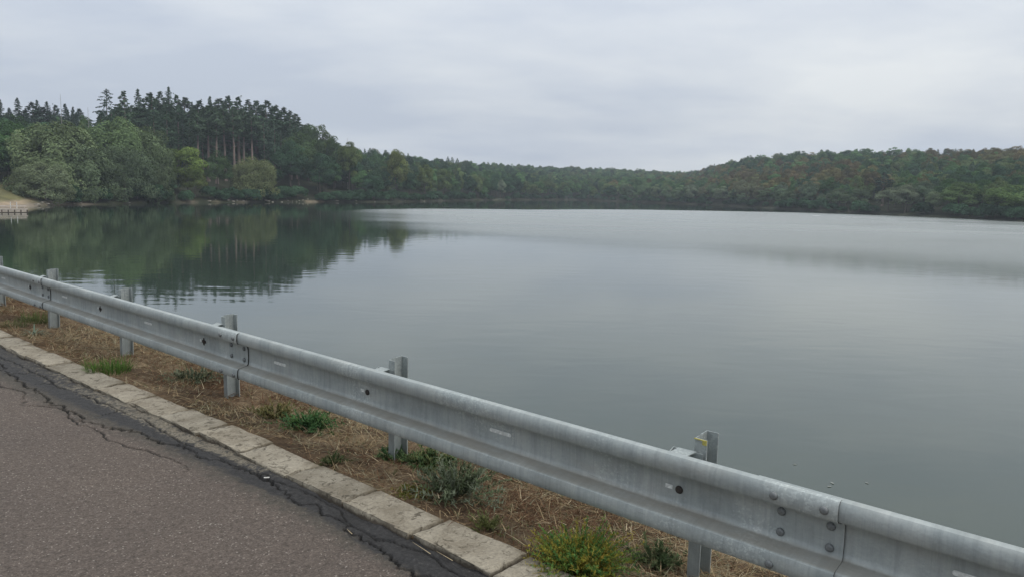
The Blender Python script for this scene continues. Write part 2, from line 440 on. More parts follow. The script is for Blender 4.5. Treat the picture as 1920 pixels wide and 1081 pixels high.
def ground(x, y):
    x = np.asarray(x, float); y = np.asarray(y, float)
    az = np.arctan2(x, y); d = np.hypot(x, y)
    ds = np.interp(az, TA, TDS) + 3.0 * (fbm(az * 60, az * 0 + 3.3, 5) - .5) * 2; dr = np.interp(az, TA, TDR); zr = np.interp(az, TA, TZR)
    s = d - ds; tt = np.clip(s / (dr - ds), 0, 1.0)
    px = np.interp(az, TA, TPX)
    beach = np.clip((75 - px) / 45, 0, 1)
    bank = .5 * (1 - np.exp(-np.maximum(s, 0) / 2.2)) * (1 - beach) + beach * np.minimum(np.maximum(s, 0) * .075, 2.4)
    hill = np.maximum(zr - 1.0, 1) * (tt ** 1.15) * np.where(s > 0, 1, 0) * np.where(beach > 0, np.clip((s - 25 * beach) / 60, 0, 1), 1)
    back = np.maximum(d - dr, 0)
    z = np.where(s < 0, s * .22, bank + hill + np.minimum(back, 60) * .04 - np.maximum(back - 60, 0) * .015)
    return z + np.where(s > 0.5, (fbm(x * .08, y * .08, 9) - .5) * np.clip(s / 12, 0, 1) * 2.0, 0), s, px, beach


# ------------------------------------------------------------------ the large setting
def build_terrain():
    az = np.linspace(math.radians(-82), math.radians(82), 720)
    sd_ = np.concatenate([np.linspace(-9, 12, 29), np.linspace(13.5, 60, 30), np.linspace(64, 700, 90)])
    ds = np.interp(az, TA, TDS)
    D = ds[:, None] + sd_[None, :]
    X = D * np.sin(az)[:, None]; Y = D * np.cos(az)[:, None]
    Z, S, PX, BE = ground(X, Y)
    n, k = X.shape
    V = np.stack([X, Y, Z], -1).reshape(-1, 3)
    i = np.arange(n - 1)[:, None] * k + np.arange(k - 1)[None, :]
    F = np.stack([i, i + 1, i + k + 1, i + k], -1).reshape(-1, 4)
    S = S.ravel(); PX = PX.ravel(); BE = BE.ravel(); Zf = Z.ravel(); Xf = X.ravel(); Yf = Y.ravel()
    forest = np.array([.028, .032, .018]); sand = np.array([.27, .215, .155]); grass = np.array([.13, .125, .06]); mud = np.array([.10, .09, .07])
    nz = fbm(Xf * .25, Yf * .25, 21)
    col = np.tile(forest, (len(V), 1))
    stony = np.clip(1.2 - np.abs(Zf - .2) * 2.6, 0, 1) * np.clip((nz - .38) * 4, 0, 1)
    mud = np.where((PX > 620)[:, None], np.array([[.058, .060, .044]]), mud[None])
    bright = np.clip(1 - np.abs(PX - 560) / 60, 0, 1) + np.clip(1 - np.abs(PX - 400) / 70, 0, 1) * .6
    col = col * (1 - stony[:, None]) + (mud + (sand - mud) * np.clip(bright, 0, 1)[:, None]) * stony[:, None]
    bs = BE * np.clip(1 - (S - 9 - (nz - .5) * 8) / 3, 0, 1); bg = BE * np.clip(1 - (S - 42) / 6, 0, 1)
    col = col * (1 - bg[:, None]) + grass * bg[:, None]
    col = col * (1 - bs[:, None]) + sand * bs[:, None]
    strip = np.clip(1 - (S - 2.2 - nz * 2) / 1.5, 0, 1) * np.clip((190 - PX) / 60, 0, 1) * (.4 + .6 * np.clip((nz - .35) * 5, 0, 1))
    col = col * (1 - strip[:, None]) + np.array([.20, .17, .135]) * strip[:, None]
    o = link('terrain', mesh_np('terrain', V, F, M['terrain'], True, {'gcol': col})); tag(o, kind='structure')


def build_water():
    xs = np.concatenate([np.linspace(-420, 420, 211), np.array([520, 700, 900])]); xs = np.concatenate([[-900, -650, -500], xs])
    ys = np.concatenate([np.linspace(-60, 340, 161), np.linspace(350, 900, 56)])
    X, Y = np.meshgrid(xs, ys, indexing='ij')
    d = np.hypot(X, Y); az = np.arctan2(X, Y); px = 960 + FPX * np.tan(np.clip(az, -1.2, 1.2))
    sst = lambda a, b, x: (lambda q: q * q * (3 - 2 * q))(np.clip((x - a) / (b - a), 0, 1))
    ds = np.interp(az, TA, TDS)
    wob = (fbm(X * .02, Y * .03, 31) - .5) + .6 * (fbm(X * .05, Y * .22, 37) - .5)
    near_edge = 62 + 30 * wob + np.where(px < 1000, (1000 - px) * .03, 0)
    far_edge = np.interp(px, [600, 700, 800, 1000, 1200, 1500, 1700, 1900], [150, 182, 194, 206, 238, 262, 258, 236]) + 8 * wob
    r = sst(near_edge - 26, near_edge + 44, d) * (1 - sst(far_edge - 7, far_edge + 7, d))
    left = np.interp(d, [50, 75, 95, 120, 170, 220], [1250, 930, 740, 640, 600, 700])
    r = r * sst(left - 110, left + 260 + 200 * wob, px)
    n, k = X.shape
    V = np.stack([X, Y, np.zeros_like(X)], -1).reshape(-1, 3)
    # leave out cells that would lie under the dam
    i = np.arange(n - 1)[:, None] * k + np.arange(k - 1)[None, :]
    F = np.stack([i, i + k, i + k + 1, i + 1], -1).reshape(-1, 4)
    vloc = V[:, 0] * math.cos(THETA) + V[:, 1] * math.sin(THETA)
    keep = (vloc[F] > 5.0).any(1)
    o = link('lake', mesh_np('lake', V, F[keep], M['water'], True, {'ruffle': r.ravel()})); tag(o, kind='structure')


Z_ROAD, Z_KERB, Z_POST = ZC - 1.550, ZC - 1.523, ZC - 1.615
V_KERB, KERB_W = 2.138, 0.222


def kerb_shift(u):
    q = np.clip((np.asarray(u, float) - 3.4) / 5.2, 0, 1); return -.11 * q * q * (3 - 2 * q)


def road_warp(U, V): return V + kerb_shift(U) * np.clip((V + 4) / 5.4, 0, 1)


def verge_warp(U, V): return V + kerb_shift(U) * np.clip(1 - (V - 2.4) / .45, 0, 1)


def crack_paths():
    r = np.random.default_rng(5)
    paths = []     # (axis 'u' => v=c(u), u0,u1, table, width, depth)
    def wig(n, amp, seed):
        t = np.linspace(0, 1, n); return (fbm(t * n * .35, t * 0 + seed, seed, 5) - .5) * 2 * amp
    ug = np.linspace(1.2, 13, 1200)
    base = np.interp(ug, [1.2, 2.35, 2.9, 3.3, 3.7, 4.15, 4.45, 4.75, 5.3, 5.8, 7.5, 13], [1.95, 1.975, 2.04, 2.03, 2.07, 1.985, 1.965, 1.915, 1.80, 1.80, 1.91, 1.90])
    paths.append(('u', ug, base + wig(1200, .035, 3) * .8 + (vnoise(ug * 9, ug * 0, 8) - .5) * .05 + (vnoise(ug * 31, ug * 0, 9) - .5) * .014, .0052, .026))
    b2 = np.interp(ug, [1.2, 3, 5, 7, 13], [2.06, 2.085, 2.03, 2.0, 2.0])
    paths.append(('u', ug, b2 + (fbm(ug * 2.5, ug * 0, 12, 5) - .5) * .14, .0045, .02))
    b3 = np.interp(ug, [3.8, 4.6, 6, 13], [1.93, 1.78, 1.72, 1.75])
    m3 = (ug > 4.0)
    paths.append(('u', ug[m3], (b3 + (fbm(ug * 3, ug * 0, 17, 5) - .5) * .22)[m3], .004, .014))
    for k in range(9):
        u0 = r.uniform(1.5, 11.5); v0 = r.uniform(1.82, 2.0); v1 = v0 + r.uniform(.08, .2)
        vg = np.linspace(v0, min(v1, 2.12), 40)
        paths.append(('v', vg, u0 + (fbm(vg * 9, vg * 0 + k, k + 40, 4) - .5) * .4, r.uniform(.004, .008), .020))
    return paths


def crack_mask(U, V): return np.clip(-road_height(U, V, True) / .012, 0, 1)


def road_height(U, V, only=False):
    """small relief of the worn road edge (metres)"""
    h = np.zeros_like(U)
    edge = np.clip((V - 1.75) / .25, 0, 1)
    h += edge * ((fbm(U * 3, V * 9, 51, 4) - .5) * .036 + (fbm(U * 14, V * 26, 55, 3) - .5) * .017)
    if only: h[:] = 0
    for ax, g, c, w, dp in crack_paths():
        if ax == 'u':
            cc = np.interp(U, g, c); wv = w * (.45 + 1.3 * vnoise(U * 5, U * 0, 77)); dd = np.abs(V - cc) / wv
            on = (U >= g[0]) & (U <= g[-1])
        else:
            cc = np.interp(V, g, c); dd = np.abs(U - cc) / w; on = (V >= g[0]) & (V <= g[-1])
        h -= np.where(on, dp * np.clip(1.6 - dd, 0, 1), 0)
    return h


def grid_mesh(name, us, vs_, zf, mat, attrs_f=None, smooth=True, warp=None):
    U, V = np.meshgrid(us, vs_, indexing='ij'); Z = zf(U, V)
    n, k = U.shape
    P = np.stack([V if warp is None else warp(U, V), U, Z], -1).reshape(-1, 3)
    i = np.arange(n - 1)[:, None] * k + np.arange(k - 1)[None, :]
    F = np.stack([i, i + 1, i + k + 1, i + k], -1).reshape(-1, 4)
    return mesh_np(name, P, F, mat, smooth, {a: f(U, V).ravel() for a, f in (attrs_f or {}).items()})


def build_dam():
    # road: finely broken edge near the kerb, plain sheet elsewhere (one mesh)
    us = np.concatenate([np.linspace(-40, 1.1, 30), np.arange(1.2, 5.0, .0075), np.arange(5.0, 13, .016), np.linspace(13.2, 170, 60)])
    vs_ = np.concatenate([np.linspace(-4.2, 1.4, 24), np.linspace(1.46, 1.70, 10), np.arange(1.707, 2.15, .0065)])
    seam = lambda U, V: np.clip((V - np.interp(U, [0, 2.4, 3, 3.8, 4.6, 5.5, 7, 13], [1.88, 1.90, 1.94, 1.91, 1.88, 1.83, 1.80, 1.78])) / .10, 0, 1) * np.interp(U, [0, 3.4, 4.2, 5, 7, 12], [1.0, 1.0, .95, .9, .85, .8]) - np.clip((V - 2.03) / .08, 0, 1) * np.interp(U, [0, 3.6, 4.4, 7], [0, .05, .35, .25])
    grit = lambda U, V: np.clip((V - np.interp(U, [0, 3, 5, 9], [2.03, 2.0, 1.9, 1.8])) / .14, 0, 1) * np.interp(U, [0, 3, 4.0, 5.5, 8, 12], [.15, .25, .78, .72, .5, .4])
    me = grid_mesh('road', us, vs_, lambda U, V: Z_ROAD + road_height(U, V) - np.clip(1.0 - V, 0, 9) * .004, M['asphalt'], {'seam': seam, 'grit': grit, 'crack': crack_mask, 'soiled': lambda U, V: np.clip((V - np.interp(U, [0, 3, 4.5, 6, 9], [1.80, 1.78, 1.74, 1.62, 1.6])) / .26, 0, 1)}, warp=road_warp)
    tag(dam_obj('road', me), kind='structure')
    # verge and lake-side embankment
    def vz(U, V):
        z = np.interp(V, [2.30, 2.37, 2.60, 2.85, 3.15, 3.30, 14.0], [Z_KERB - .07, Z_KERB - .012, Z_KERB - .045, Z_POST, Z_POST - .02, Z_POST - .08, Z_POST - .08 - 10.7 * .5])
        near = np.clip((3.4 - V) / .2, 0, 1) * np.clip((V - 2.33) / .06, 0, 1)
        return z + near * ((fbm(U * 2.2, V * 3, 61, 4) - .5) * .07 + (fbm(U * 16, V * 16, 66, 3) - .5) * .035)
    us = np.concatenate([np.linspace(-40, .2, 40), np.arange(.3, 6, .02), np.arange(6, 15, .05), np.linspace(15.5, 170, 90)])
    vs_ = np.concatenate([np.arange(2.30, 3.42, .02), [3.6, 4.2]])
    tag(dam_obj('verge', grid_mesh('verge', us, vs_, vz, M['soil'], warp=verge_warp)), kind='structure')
    tag(dam_obj('embankment', grid_mesh('embankment', np.linspace(-40, 170, 60), np.array([4.15, 6, 9, 14.0]), lambda U, V: Z_POST - .08 - (V - 3.3) * .5 - .01, M['embank'])), kind='structure')
    tag(dam_obj('downstream_bank', grid_mesh('downstream_bank', np.linspace(-40, 170, 40), np.array([-40, -12, -4.6, -4.15]), lambda U, V: Z_ROAD - .06 + np.minimum((V + 4.6) * .28, 0.02) * 1.0, M['meadow'])), kind='structure')
    return vz


# ------------------------------------------------------------------ kerb
def build_kerb():
    root = tag(empty('kerb', (0, 0, 0), THETA), kind='structure')
    meshes = []
    for k in range(5):
        r = random.Random(k)
        bm = bmesh.new(); bmesh.ops.create_cube(bm, size=1)
        bmesh.ops.scale(bm, vec=(KERB_W, .484, .20), verts=bm.verts)
        top = [e for e in bm.edges if all(v.co.z > 0 for v in e.verts)]
        bmesh.ops.bevel(bm, geom=top, offset=.011, segments=2, profile=.5, affect='EDGES')
        bmesh.ops.subdivide_edges(bm, edges=[e for e in bm.edges if abs(e.calc_length()) > .18], cuts=4, use_grid_fill=True)
        for v in bm.verts:
            if v.co.z > .05:
                v.co += Vector((r.uniform(-.005, .005), r.uniform(-.006, .006), r.uniform(-.003, .003)))
                if v.co.x < -.09 and v.co.z > .08 and r.random() < .3: v.co += Vector((.010, 0, -.010))
        me = bpy.data.meshes.new('kerb_stone'); bm.to_mesh(me); bm.free(); me.materials.append(M['kerb'])
        me.polygons.foreach_set('use_smooth', np.ones(len(me.polygons), bool)); me.set_sharp_from_angle(angle=math.radians(50))
        meshes.append(me)
    u = 2.013 - 12 * .505; k = 0
    while u < 40:
        r = random.Random(900 + k)
        link('kerb_stone', meshes[r.randrange(5)], root, (V_KERB + KERB_W / 2 + r.uniform(-.009, .006) + float(kerb_shift(u + .25)), u + .2525, Z_KERB - .10 + r.uniform(-.008, .004)),
             (r.uniform(-.008, .008), r.uniform(-.022, .012), r.uniform(-.008, .008) + math.atan2(float(kerb_shift(u) - kerb_shift(u + .5)), .5)))
        u += .505; k += 1
    # sandy bed showing in the joints
    b = MB()
    for q in range(-10, 81):
        sh = float(kerb_shift(q * .5 + .25)); b.box(V_KERB + .014 + sh, V_KERB + KERB_W - .004 + sh, q * .5, q * .5 + .5, Z_KERB - .25, Z_KERB - .024)
    link('joint_bed', b.mesh('joint_bed', M['soil']), root)


# ------------------------------------------------------------------ guardrail
V_RAIL = 2.5706
PROFILE = [(-.058, -1.013), (-.045, -1.003), (-.024, -.999), (-.009, -1.003), (0, -1.015), (.0015, -1.04), (0, -1.066), (-.006, -1.0755), (-.070, -1.098), (-.079, -1.108),
           (-.081, -1.135), (-.082, -1.17), (-.081, -1.205), (-.079, -1.226), (-.071, -1.2355), (-.012, -1.249), (-.003, -1.2555), (0, -1.266), (.0015, -1.29), (0, -1.311), (-.006, -1.320), (-.05, -1.334)]
SPLICES = [-7.161, -3.161, .839, 4.839, 8.839, 12.839, 16.839, 20.839, 24.839, 28.839]
POSTS = [1.47 + 1.975 * k for k in range(-4, 17)]


def build_guardrail():
    root = empty('guardrail', (0, 0, 0), THETA)
    tag(root, 'galvanised steel crash barrier running along the dam road beside the lake', 'guardrail')
    P = np.array(PROFILE)
    tang = np.gradient(P, axis=0); tang /= np.linalg.norm(tang, axis=1)[:, None]
    nrm = np.stack([tang[:, 1], -tang[:, 0]], 1)          # to the back of the sheet
    if nrm[10, 0] > 0: nrm = -nrm
    back = P + nrm * .0042
    ring = np.concatenate([P, back[::-1]]); nr = len(ring)
    dustp = np.concatenate([np.interp(P[:, 1], [-1.27, -1.257, -1.249, -1.236, -1.222, -1.20, -1.08, -1.02, -1.0], [0, .15, .8, 1.0, .45, .05, 0.05, .15, .3]), np.zeros(len(P))])
    length = 4.30; nseg = 44
    ys = np.linspace(0, length, nseg + 1)

    def sheet_off(y, seed):
        wv = (fbm(np.array([y * .8]), np.array([0.0 + seed]), seed, 3)[0] - .5) * .006
        return .0085 * (1 - y / length) + wv * math.sin(math.pi * min(1, max(0, (y - .25) / 3.8)))

    def beam_mesh(seed):
        V = np.zeros((nseg + 1, nr, 3)); r = np.random.default_rng(seed)
        wave = (fbm(ys * .8, ys * 0 + seed, seed, 3) - .5) * .006
        for i, y in enumerate(ys):
            off = .0085 * (1 - y / length) + wave[i] * math.sin(math.pi * min(1, max(0, (y - .25) / 3.8)))
            V[i, :, 0] = -ring[:, 0] - off; V[i, :, 1] = y; V[i, :, 2] = ring[:, 1] + ZC
        F = []
        for i in range(nseg):
            for k in range(nr):
                k2 = (k + 1) % nr
                F.append((i * nr + k, (i + 1) * nr + k, (i + 1) * nr + k2, i * nr + k2))
        np_ = len(P)
        for i, flip in ((0, False), (nseg, True)):
            for k in range(np_ - 1):
                q = (i * nr + k, i * nr + k + 1, i * nr + nr - 2 - k, i * nr + nr - 1 - k)
                F.append(q[::-1] if flip else q)
        me = mesh_np('rail_beam', V.reshape(-1, 3), F, M['galvanised_steel'], 38, {'dust': np.tile(dustp, nseg + 1)})
        me.materials.append(M['bolt_rust'])
        for q in range(nseg * nr, len(me.polygons)): me.polygons[q].material_index = 1     # rust-dark cut ends
        return me

    # round-headed splice bolt
    def dome(name, rad, h, mat, n=18):
        rings = [(rad, 0), (rad, h * .25), (rad * .9, h * .62), (rad * .62, h * .9), (rad * .25, h)]
        V = []; F = []
        for rr, hh in rings:
            V += [(-hh, rr * math.cos(2 * math.pi * k / n), rr * math.sin(2 * math.pi * k / n)) for k in range(n)]
        for i in range(len(rings) - 1):
            for k in range(n): F.append((i * n + k, (i + 1) * n + k, (i + 1) * n + (k + 1) % n, i * n + (k + 1) % n))
        F.append(tuple((len(rings) - 1) * n + k for k in range(n))); F.append(tuple(range(n - 1, -1, -1)))
        return mesh_np(name, V, F, mat, 60)
    bolt = dome('bolt', .0155, .011, M['bolt_zinc'])
    # post bolt: dark, sits in a cross-shaped slot with a washer rim
    rust = dome('post_bolt', .0165, .010, M['bolt_rust'])
    crs = MB()
    for (a, b) in ((.033, .0095), (.0095, .027)):
        crs.box(-.0022 - (.0006 if a > b else 0), .001, -a, a, -b, b)
    cross = crs.mesh('cross_slot', M['bolt_rust'])
    slot = MB()  # pale plates added for the bright lake seen through the open slots
    n = 10; hw, hr = .062, .0085
    pts = [(hw + hr * math.cos(t), hr * math.sin(t)) for t in np.linspace(-math.pi / 2, math.pi / 2, n)] + [(-hw + hr * math.cos(t), hr * math.sin(t)) for t in np.linspace(math.pi / 2, 1.5 * math.pi, n)]
    slot.add([(-.0025, y, z) for y, z in pts] + [(.001, y, z) for y, z in pts], [tuple(range(2 * n))] + [(k, 2 * n + k, 2 * n + (k + 1) % (2 * n), (k + 1) % (2 * n)) for k in range(2 * n)])
    slot_me = slot.mesh('slot_standin', M['slot_brightness'])
    short = MB().box(-.0022, .001, -.016, .016, -.008, .008).mesh('slot_standin', M['slot_brightness'])
    VW = V_RAIL + .081
    for bi, s in enumerate(SPLICES):
        bo = link('rail_beam', beam_mesh(bi + 2), root, (V_RAIL, s, 0))
        for du in (.046, .222):
            for zz, w in ((-1.042, 0), (-1.124, .081), (-1.202, .081), (-1.296, 0)):
                link('bolt', bolt, bo, (w - .0090, du, ZC + zz))
        for k in (0, 1):
            uc = (.64, 2.665)[k]
            web = lambda y: .0818 - sheet_off(y, bi + 2)
            link('post_bolt', rust, bo, (web(uc), uc, ZC - 1.163))
            if s > 3: link('cross_slot', cross, bo, (web(uc), uc, ZC - 1.163))
            link('slot_standin', short, bo, (web(uc), uc + .046, ZC - 1.161))
            link('slot_standin', slot_me, bo, (web((1.62, 3.60)[k]), (1.62, 3.60)[k], ZC - 1.157))
    # C-section posts, open towards the near end of the rail
    t = .005; w = .055; dpt = .10
    plan = [(0, 0), (0, w), (dpt, w), (dpt, 0), (dpt - t, 0), (dpt - t, w - t), (dpt * .62, w - t), (dpt * .5, w - t - .005), (dpt * .38, w - t), (t, w - t), (t, 0)]
    def post_mesh(lean):
        zs = [ZC - 2.2, ZC - 1.2, ZC - .972]
        V = [(x + (z - ZC + 1.6) * lean[0], y - w / 2 + (z - ZC + 1.6) * lean[1], z - (.010 * (x < .02) if z > ZC - 1 else 0)) for z in zs for x, y in plan]
        n = len(plan); F = []
        for i in range(2):
            for k in range(n): F.append((i * n + k, (i + 1) * n + k, (i + 1) * n + (k + 1) % n, i * n + (k + 1) % n))
        tb = 2 * n
        caps = [(0, 1, 9, 10), (1, 2, 5, 6, 7, 8, 9), (2, 3, 4, 5)]
        F += [tuple(tb + i for i in c) for c in caps]
        return mesh_np('post', V, F, M['post_steel'], 30)
    # spacer: bent strap box between beam and post, open towards the road side
    def spacer_mesh():
        mb = MB(); x0, x1 = .006, .118; y0, y1 = .0, .085; z0, z1 = ZC - 1.30, ZC - 1.042
        tk = .004
        mb.box(x1 - tk, x1, y0 - .05, y1, z0, z1)
        mb.box(x0, x0 + tk, y0 + .03, y1 + .03, z0 + .1, z1 - .08)
        mb.add([(x1, y1, z0), (x1, y1, z1), (x0, y1 + .03, z1 - .085), (x0, y1 + .03, z0 + .1), (x1, y1 + tk, z0), (x1, y1 + tk, z1), (x0, y1 + .03 + tk, z1 - .085), (x0, y1 + .03 + tk, z0 + .1)],
               [(0, 1, 2, 3), (7, 6, 5, 4), (0, 4, 5, 1), (1, 5, 6, 2), (2, 6, 7, 3), (3, 7, 4, 0)])
        # folded lid
        mb.add([(x1, y0 - .02, z1 + .004), (x1, y1 - .02, z1 + .002), (x0 + .02, y1 + .02, z1 - .03), (x0 + .02, y0 + .03, z1 - .028),
                (x1, y0 - .02, z1), (x1, y1 - .02, z1 - .002), (x0 + .02, y1 + .02, z1 - .034), (x0 + .02, y0 + .03, z1 - .032)],
               [(3, 2, 1, 0), (4, 5, 6, 7), (0, 1, 5, 4), (1, 2, 6, 5), (2, 3, 7, 6), (3, 0, 4, 7)])
        return mb.mesh('spacer', M['post_steel'])
    sp = spacer_mesh()
    for k, u in enumerate(POSTS):
        r = random.Random(70 + k)
        po = link('post', post_mesh((r.uniform(-.02, .02), r.uniform(-.02, .02))), root, (V_RAIL + .205, u, r.uniform(-.006, .006)))
        link('spacer', sp, root, (V_RAIL + .084, u + .03, 0))
        link('bolt', bolt, po, (.0, .004, ZC - 1.16))
        if abs(u - 1.47) < .01:
            lich = MB().box(-.001, .006, -.029, .027, ZC - .9835, ZC - .9800).box(-.0025, .002, -.03, -.012, ZC - 1.0, ZC - .982)
            tag(link('lichen', lich.mesh('lichen', M['lichen']), po), label='yellow lichen on the post top')


# ------------------------------------------------------------------ verge plants and straw
def blades_np(P0, dirs, lens, wid, bend, cols, seg=2):
    """ribbons: P0 (n,3), dirs (n,3) initial direction; bend pulls down"""
    n = len(P0)
    side = np.cross(dirs, np.array([0, 0, 1.0])) + 1e-4; side /= np.linalg.norm(side, axis=1)[:, None]
    V = []; 
    for k in range(seg + 1):
        t = k / seg
        c = P0 + dirs * (lens * t)[:, None]; c[:, 2] -= bend * lens * t * t
        w = wid * (1 - .75 * t)
        V.append(c - side * w[:, None]); V.append(c + side * w[:, None])
    V = np.stack(V, 1)                                   # n, 2(seg+1), 3
    m_ = V.shape[1]
    base = np.arange(n)[:, None] * m_
    F = np.concatenate([base + np.array([[2 * k, 2 * k + 1, 2 * k + 3, 2 * k + 2]]) for k in range(seg)], 0)
    C = np.repeat(cols, m_, 0)
    return V.reshape(-1, 3), F, C


def build_straw(vz):
    r = np.random.default_rng(3)
    # dry litter lying flat
    n = 62000
    u = .4 + 13.5 * r.random(n) ** 1.35; v = 2.36 + r.random(n) ** .9 * .98
    dens = fbm(u * 1.8, v * 2.5, 91, 4)
    keep = (r.random(n) < np.clip((dens - .25) * 2.6, .25, 1)) & (v > 2.405 - .10 * fbm(u * 4, v * 0, 95, 3) + .02)
    u = u[keep]; v = v[keep]; n = len(u); dens = dens[keep]
    z = vz(u, v) + r.random(n) ** 2 * .030
    a = r.random(n) * 2 * np.pi; el = np.abs(r.normal(0, .28, n))
    d = np.stack([np.cos(a) * np.cos(el), np.sin(a) * np.cos(el), np.sin(el)], 1)
    ln = r.uniform(.035, .13, n); wd = r.uniform(.0009, .0024, n) * (1 + u * .07)
    pal = np.array([[.31, .235, .140], [.20, .135, .080], [.105, .058, .036], [.46, .38, .25], [.14, .095, .062], [.25, .225, .15], [.12, .125, .06]])
    red = fbm(u * .9, v * 1.4, 97, 3)
    pr = r.random(n)
    idx = np.where(pr < .30, 1, np.where(pr < .52, 2, np.where(pr < .70, 0, np.where(pr < .82, 4, np.where(pr < .90, 5, np.where(pr < .95, 3, 6))))))
    idx = np.where((red < .45) & (r.random(n) < .5), 2, idx); idx = np.where((red > .58) & (r.random(n) < .5), np.where(r.random(n) < .6, 0, 5), idx)
    col = pal[idx] * r.uniform(.65, 1.2, n)[:, None]
    V1, F1, C1 = blades_np(np.stack([verge_warp(u, v), u, z], 1), d, ln, wd, r.uniform(0, .35, n), col)
    # standing dry stalks, few
    n2 = 9000; u = .4 + 13 * r.random(n2) ** 1.2; v = 2.42 + r.random(n2) * .9
    k2 = fbm(u * 2.2, v * 3, 120, 3) > .47; u = u[k2]; v = v[k2]; n2 = len(u)
    a = r.random(n2) * 2 * np.pi; el = r.uniform(.5, 1.35, n2)
    d = np.stack([np.cos(a) * np.cos(el), np.sin(a) * np.cos(el), np.sin(el)], 1)
    col = pal[r.choice([0, 3, 5, 6, 6], n2)] * r.uniform(.7, 1.1, n2)[:, None]
    V2, F2, C2 = blades_np(np.stack([verge_warp(u, v), u, vz(u, v)], 1), d, r.uniform(.03, .09, n2), r.uniform(.0008, .0018, n2) * (1 + u * .06), r.uniform(.1, .5, n2), col)
    V = np.concatenate([V1, V2]); F = np.concatenate([F1, F2 + len(V1)]); C = np.concatenate([C1, C2])
    o = dam_obj('dry_grass', mesh_np('dry_grass', V, F, M['blade'], False, {'bladecol': C}))
    tag(o, 'dry brown straw and dead grass covering the verge under the barrier', 'grass', kind='stuff')


def plant(name, label, u, v, zf, kind, seed, h, rad, cols, n, group=None, cat='plant', lean=(0, 0)):
    r = np.random.default_rng(seed)
    root = empty(name, (0, 0, 0), THETA); tag(root, label, cat, group)
    # world position of base
    base = np.array([float(verge_warp(u, v)), u, float(zf(np.array([u]), np.array([v]))[0]) - .004])
    cols = np.array(cols)
    parts = []
    if kind == 'tuft':
        a = r.random(n) * 2 * np.pi; rr = rad * .55 * np.sqrt(r.random(n)); el = np.clip(r.normal(1.15, .3, n), .25, 1.5)
        P = np.stack([rr * np.cos(a), rr * np.sin(a), np.zeros(n)], 1)
        a2 = a + r.normal(0, .6, n)
        d = np.stack([np.cos(a2) * np.cos(el), np.sin(a2) * np.cos(el), np.sin(el)], 1)
        parts.append(('blades',) + blades_np(P, d, h * r.uniform(.5, 1.1, n), r.uniform(.0012, .0026, n) * (1 + u * .08), r.uniform(.1, .6, n), cols[r.integers(len(cols), size=n)] * r.uniform(.7, 1.15, n)[:, None], 3))
    elif kind == 'rosette':
        a = r.random(n) * 2 * np.pi; el = r.uniform(.1, .7, n)
        d = np.stack([np.cos(a) * np.cos(el), np.sin(a) * np.cos(el), np.sin(el)], 1)
        parts.append(('leaves',) + blades_np(np.zeros((n, 3)), d, rad * r.uniform(.6, 1.1, n), r.uniform(.006, .011, n), r.uniform(.2, .7, n), cols[r.integers(len(cols), size=n)] * r.uniform(.75, 1.15, n)[:, None], 3))
    else:
        # stems radiating from the crown, each carrying narrow leaves
        ns = n // 14
        a = r.random(ns) * 2 * np.pi; el = np.clip(r.normal(.9 if kind == 'bush' else .8, .42, ns), .1, 1.5)
        rr = rad * .35 * np.sqrt(r.random(ns))
        P = np.stack([rr * np.cos(a), rr * np.sin(a), np.zeros(ns)], 1)
        d = np.stack([np.cos(a) * np.cos(el), np.sin(a) * np.cos(el), np.sin(el)], 1)
        reach = h / np.maximum(np.sin(el), .45); reach = np.minimum(reach, rad * 1.25 / np.maximum(np.cos(el), .35)) * r.uniform(.65, 1.08, ns)
        bend = r.uniform(.0, .3, ns)
        sc = cols[r.integers(len(cols), size=ns)]
        parts.append(('stems',) + blades_np(P, d, reach, np.full(ns, .0016) * (1 + u * .05), bend, sc * .8, 3))
        m_ = 26
        t = r.uniform(.25, 1.0, (ns, m_)).ravel(); si = np.repeat(np.arange(ns), m_)
        c = P[si] + d[si] * (reach[si] * t)[:, None]; c[:, 2] -= bend[si] * reach[si] * t * t
        q = len(t); a = r.random(q) * 2 * np.pi; el = r.normal(.35, .5, q)
        ld = np.stack([np.cos(a) * np.cos(el), np.sin(a) * np.cos(el), np.sin(el)], 1) + d[si] * .7
        ld /= np.linalg.norm(ld, axis=1)[:, None]
        lsz = (.032, .0036) if kind == 'bush' else (.017, .0022)
        lc = sc[si] * r.uniform(.65, 1.25, q)[:, None]
        parts.append(('leaves',) + blades_np(c, ld, lsz[0] * r.uniform(.5, 1.2, q), lsz[1] * r.uniform(.7, 1.3, q) * (1 + u * .04), r.uniform(0, .4, q), lc, 2))
    for pn, V, F, C in parts:
        V = V + base; V[:, 0] += (V[:, 2] - base[2]) * lean[0]; V[:, 1] += (V[:, 2] - base[2]) * lean[1]
        link(pn, mesh_np(pn, V, F, M['blade'], False, {'bladecol': C}), root)
    return root


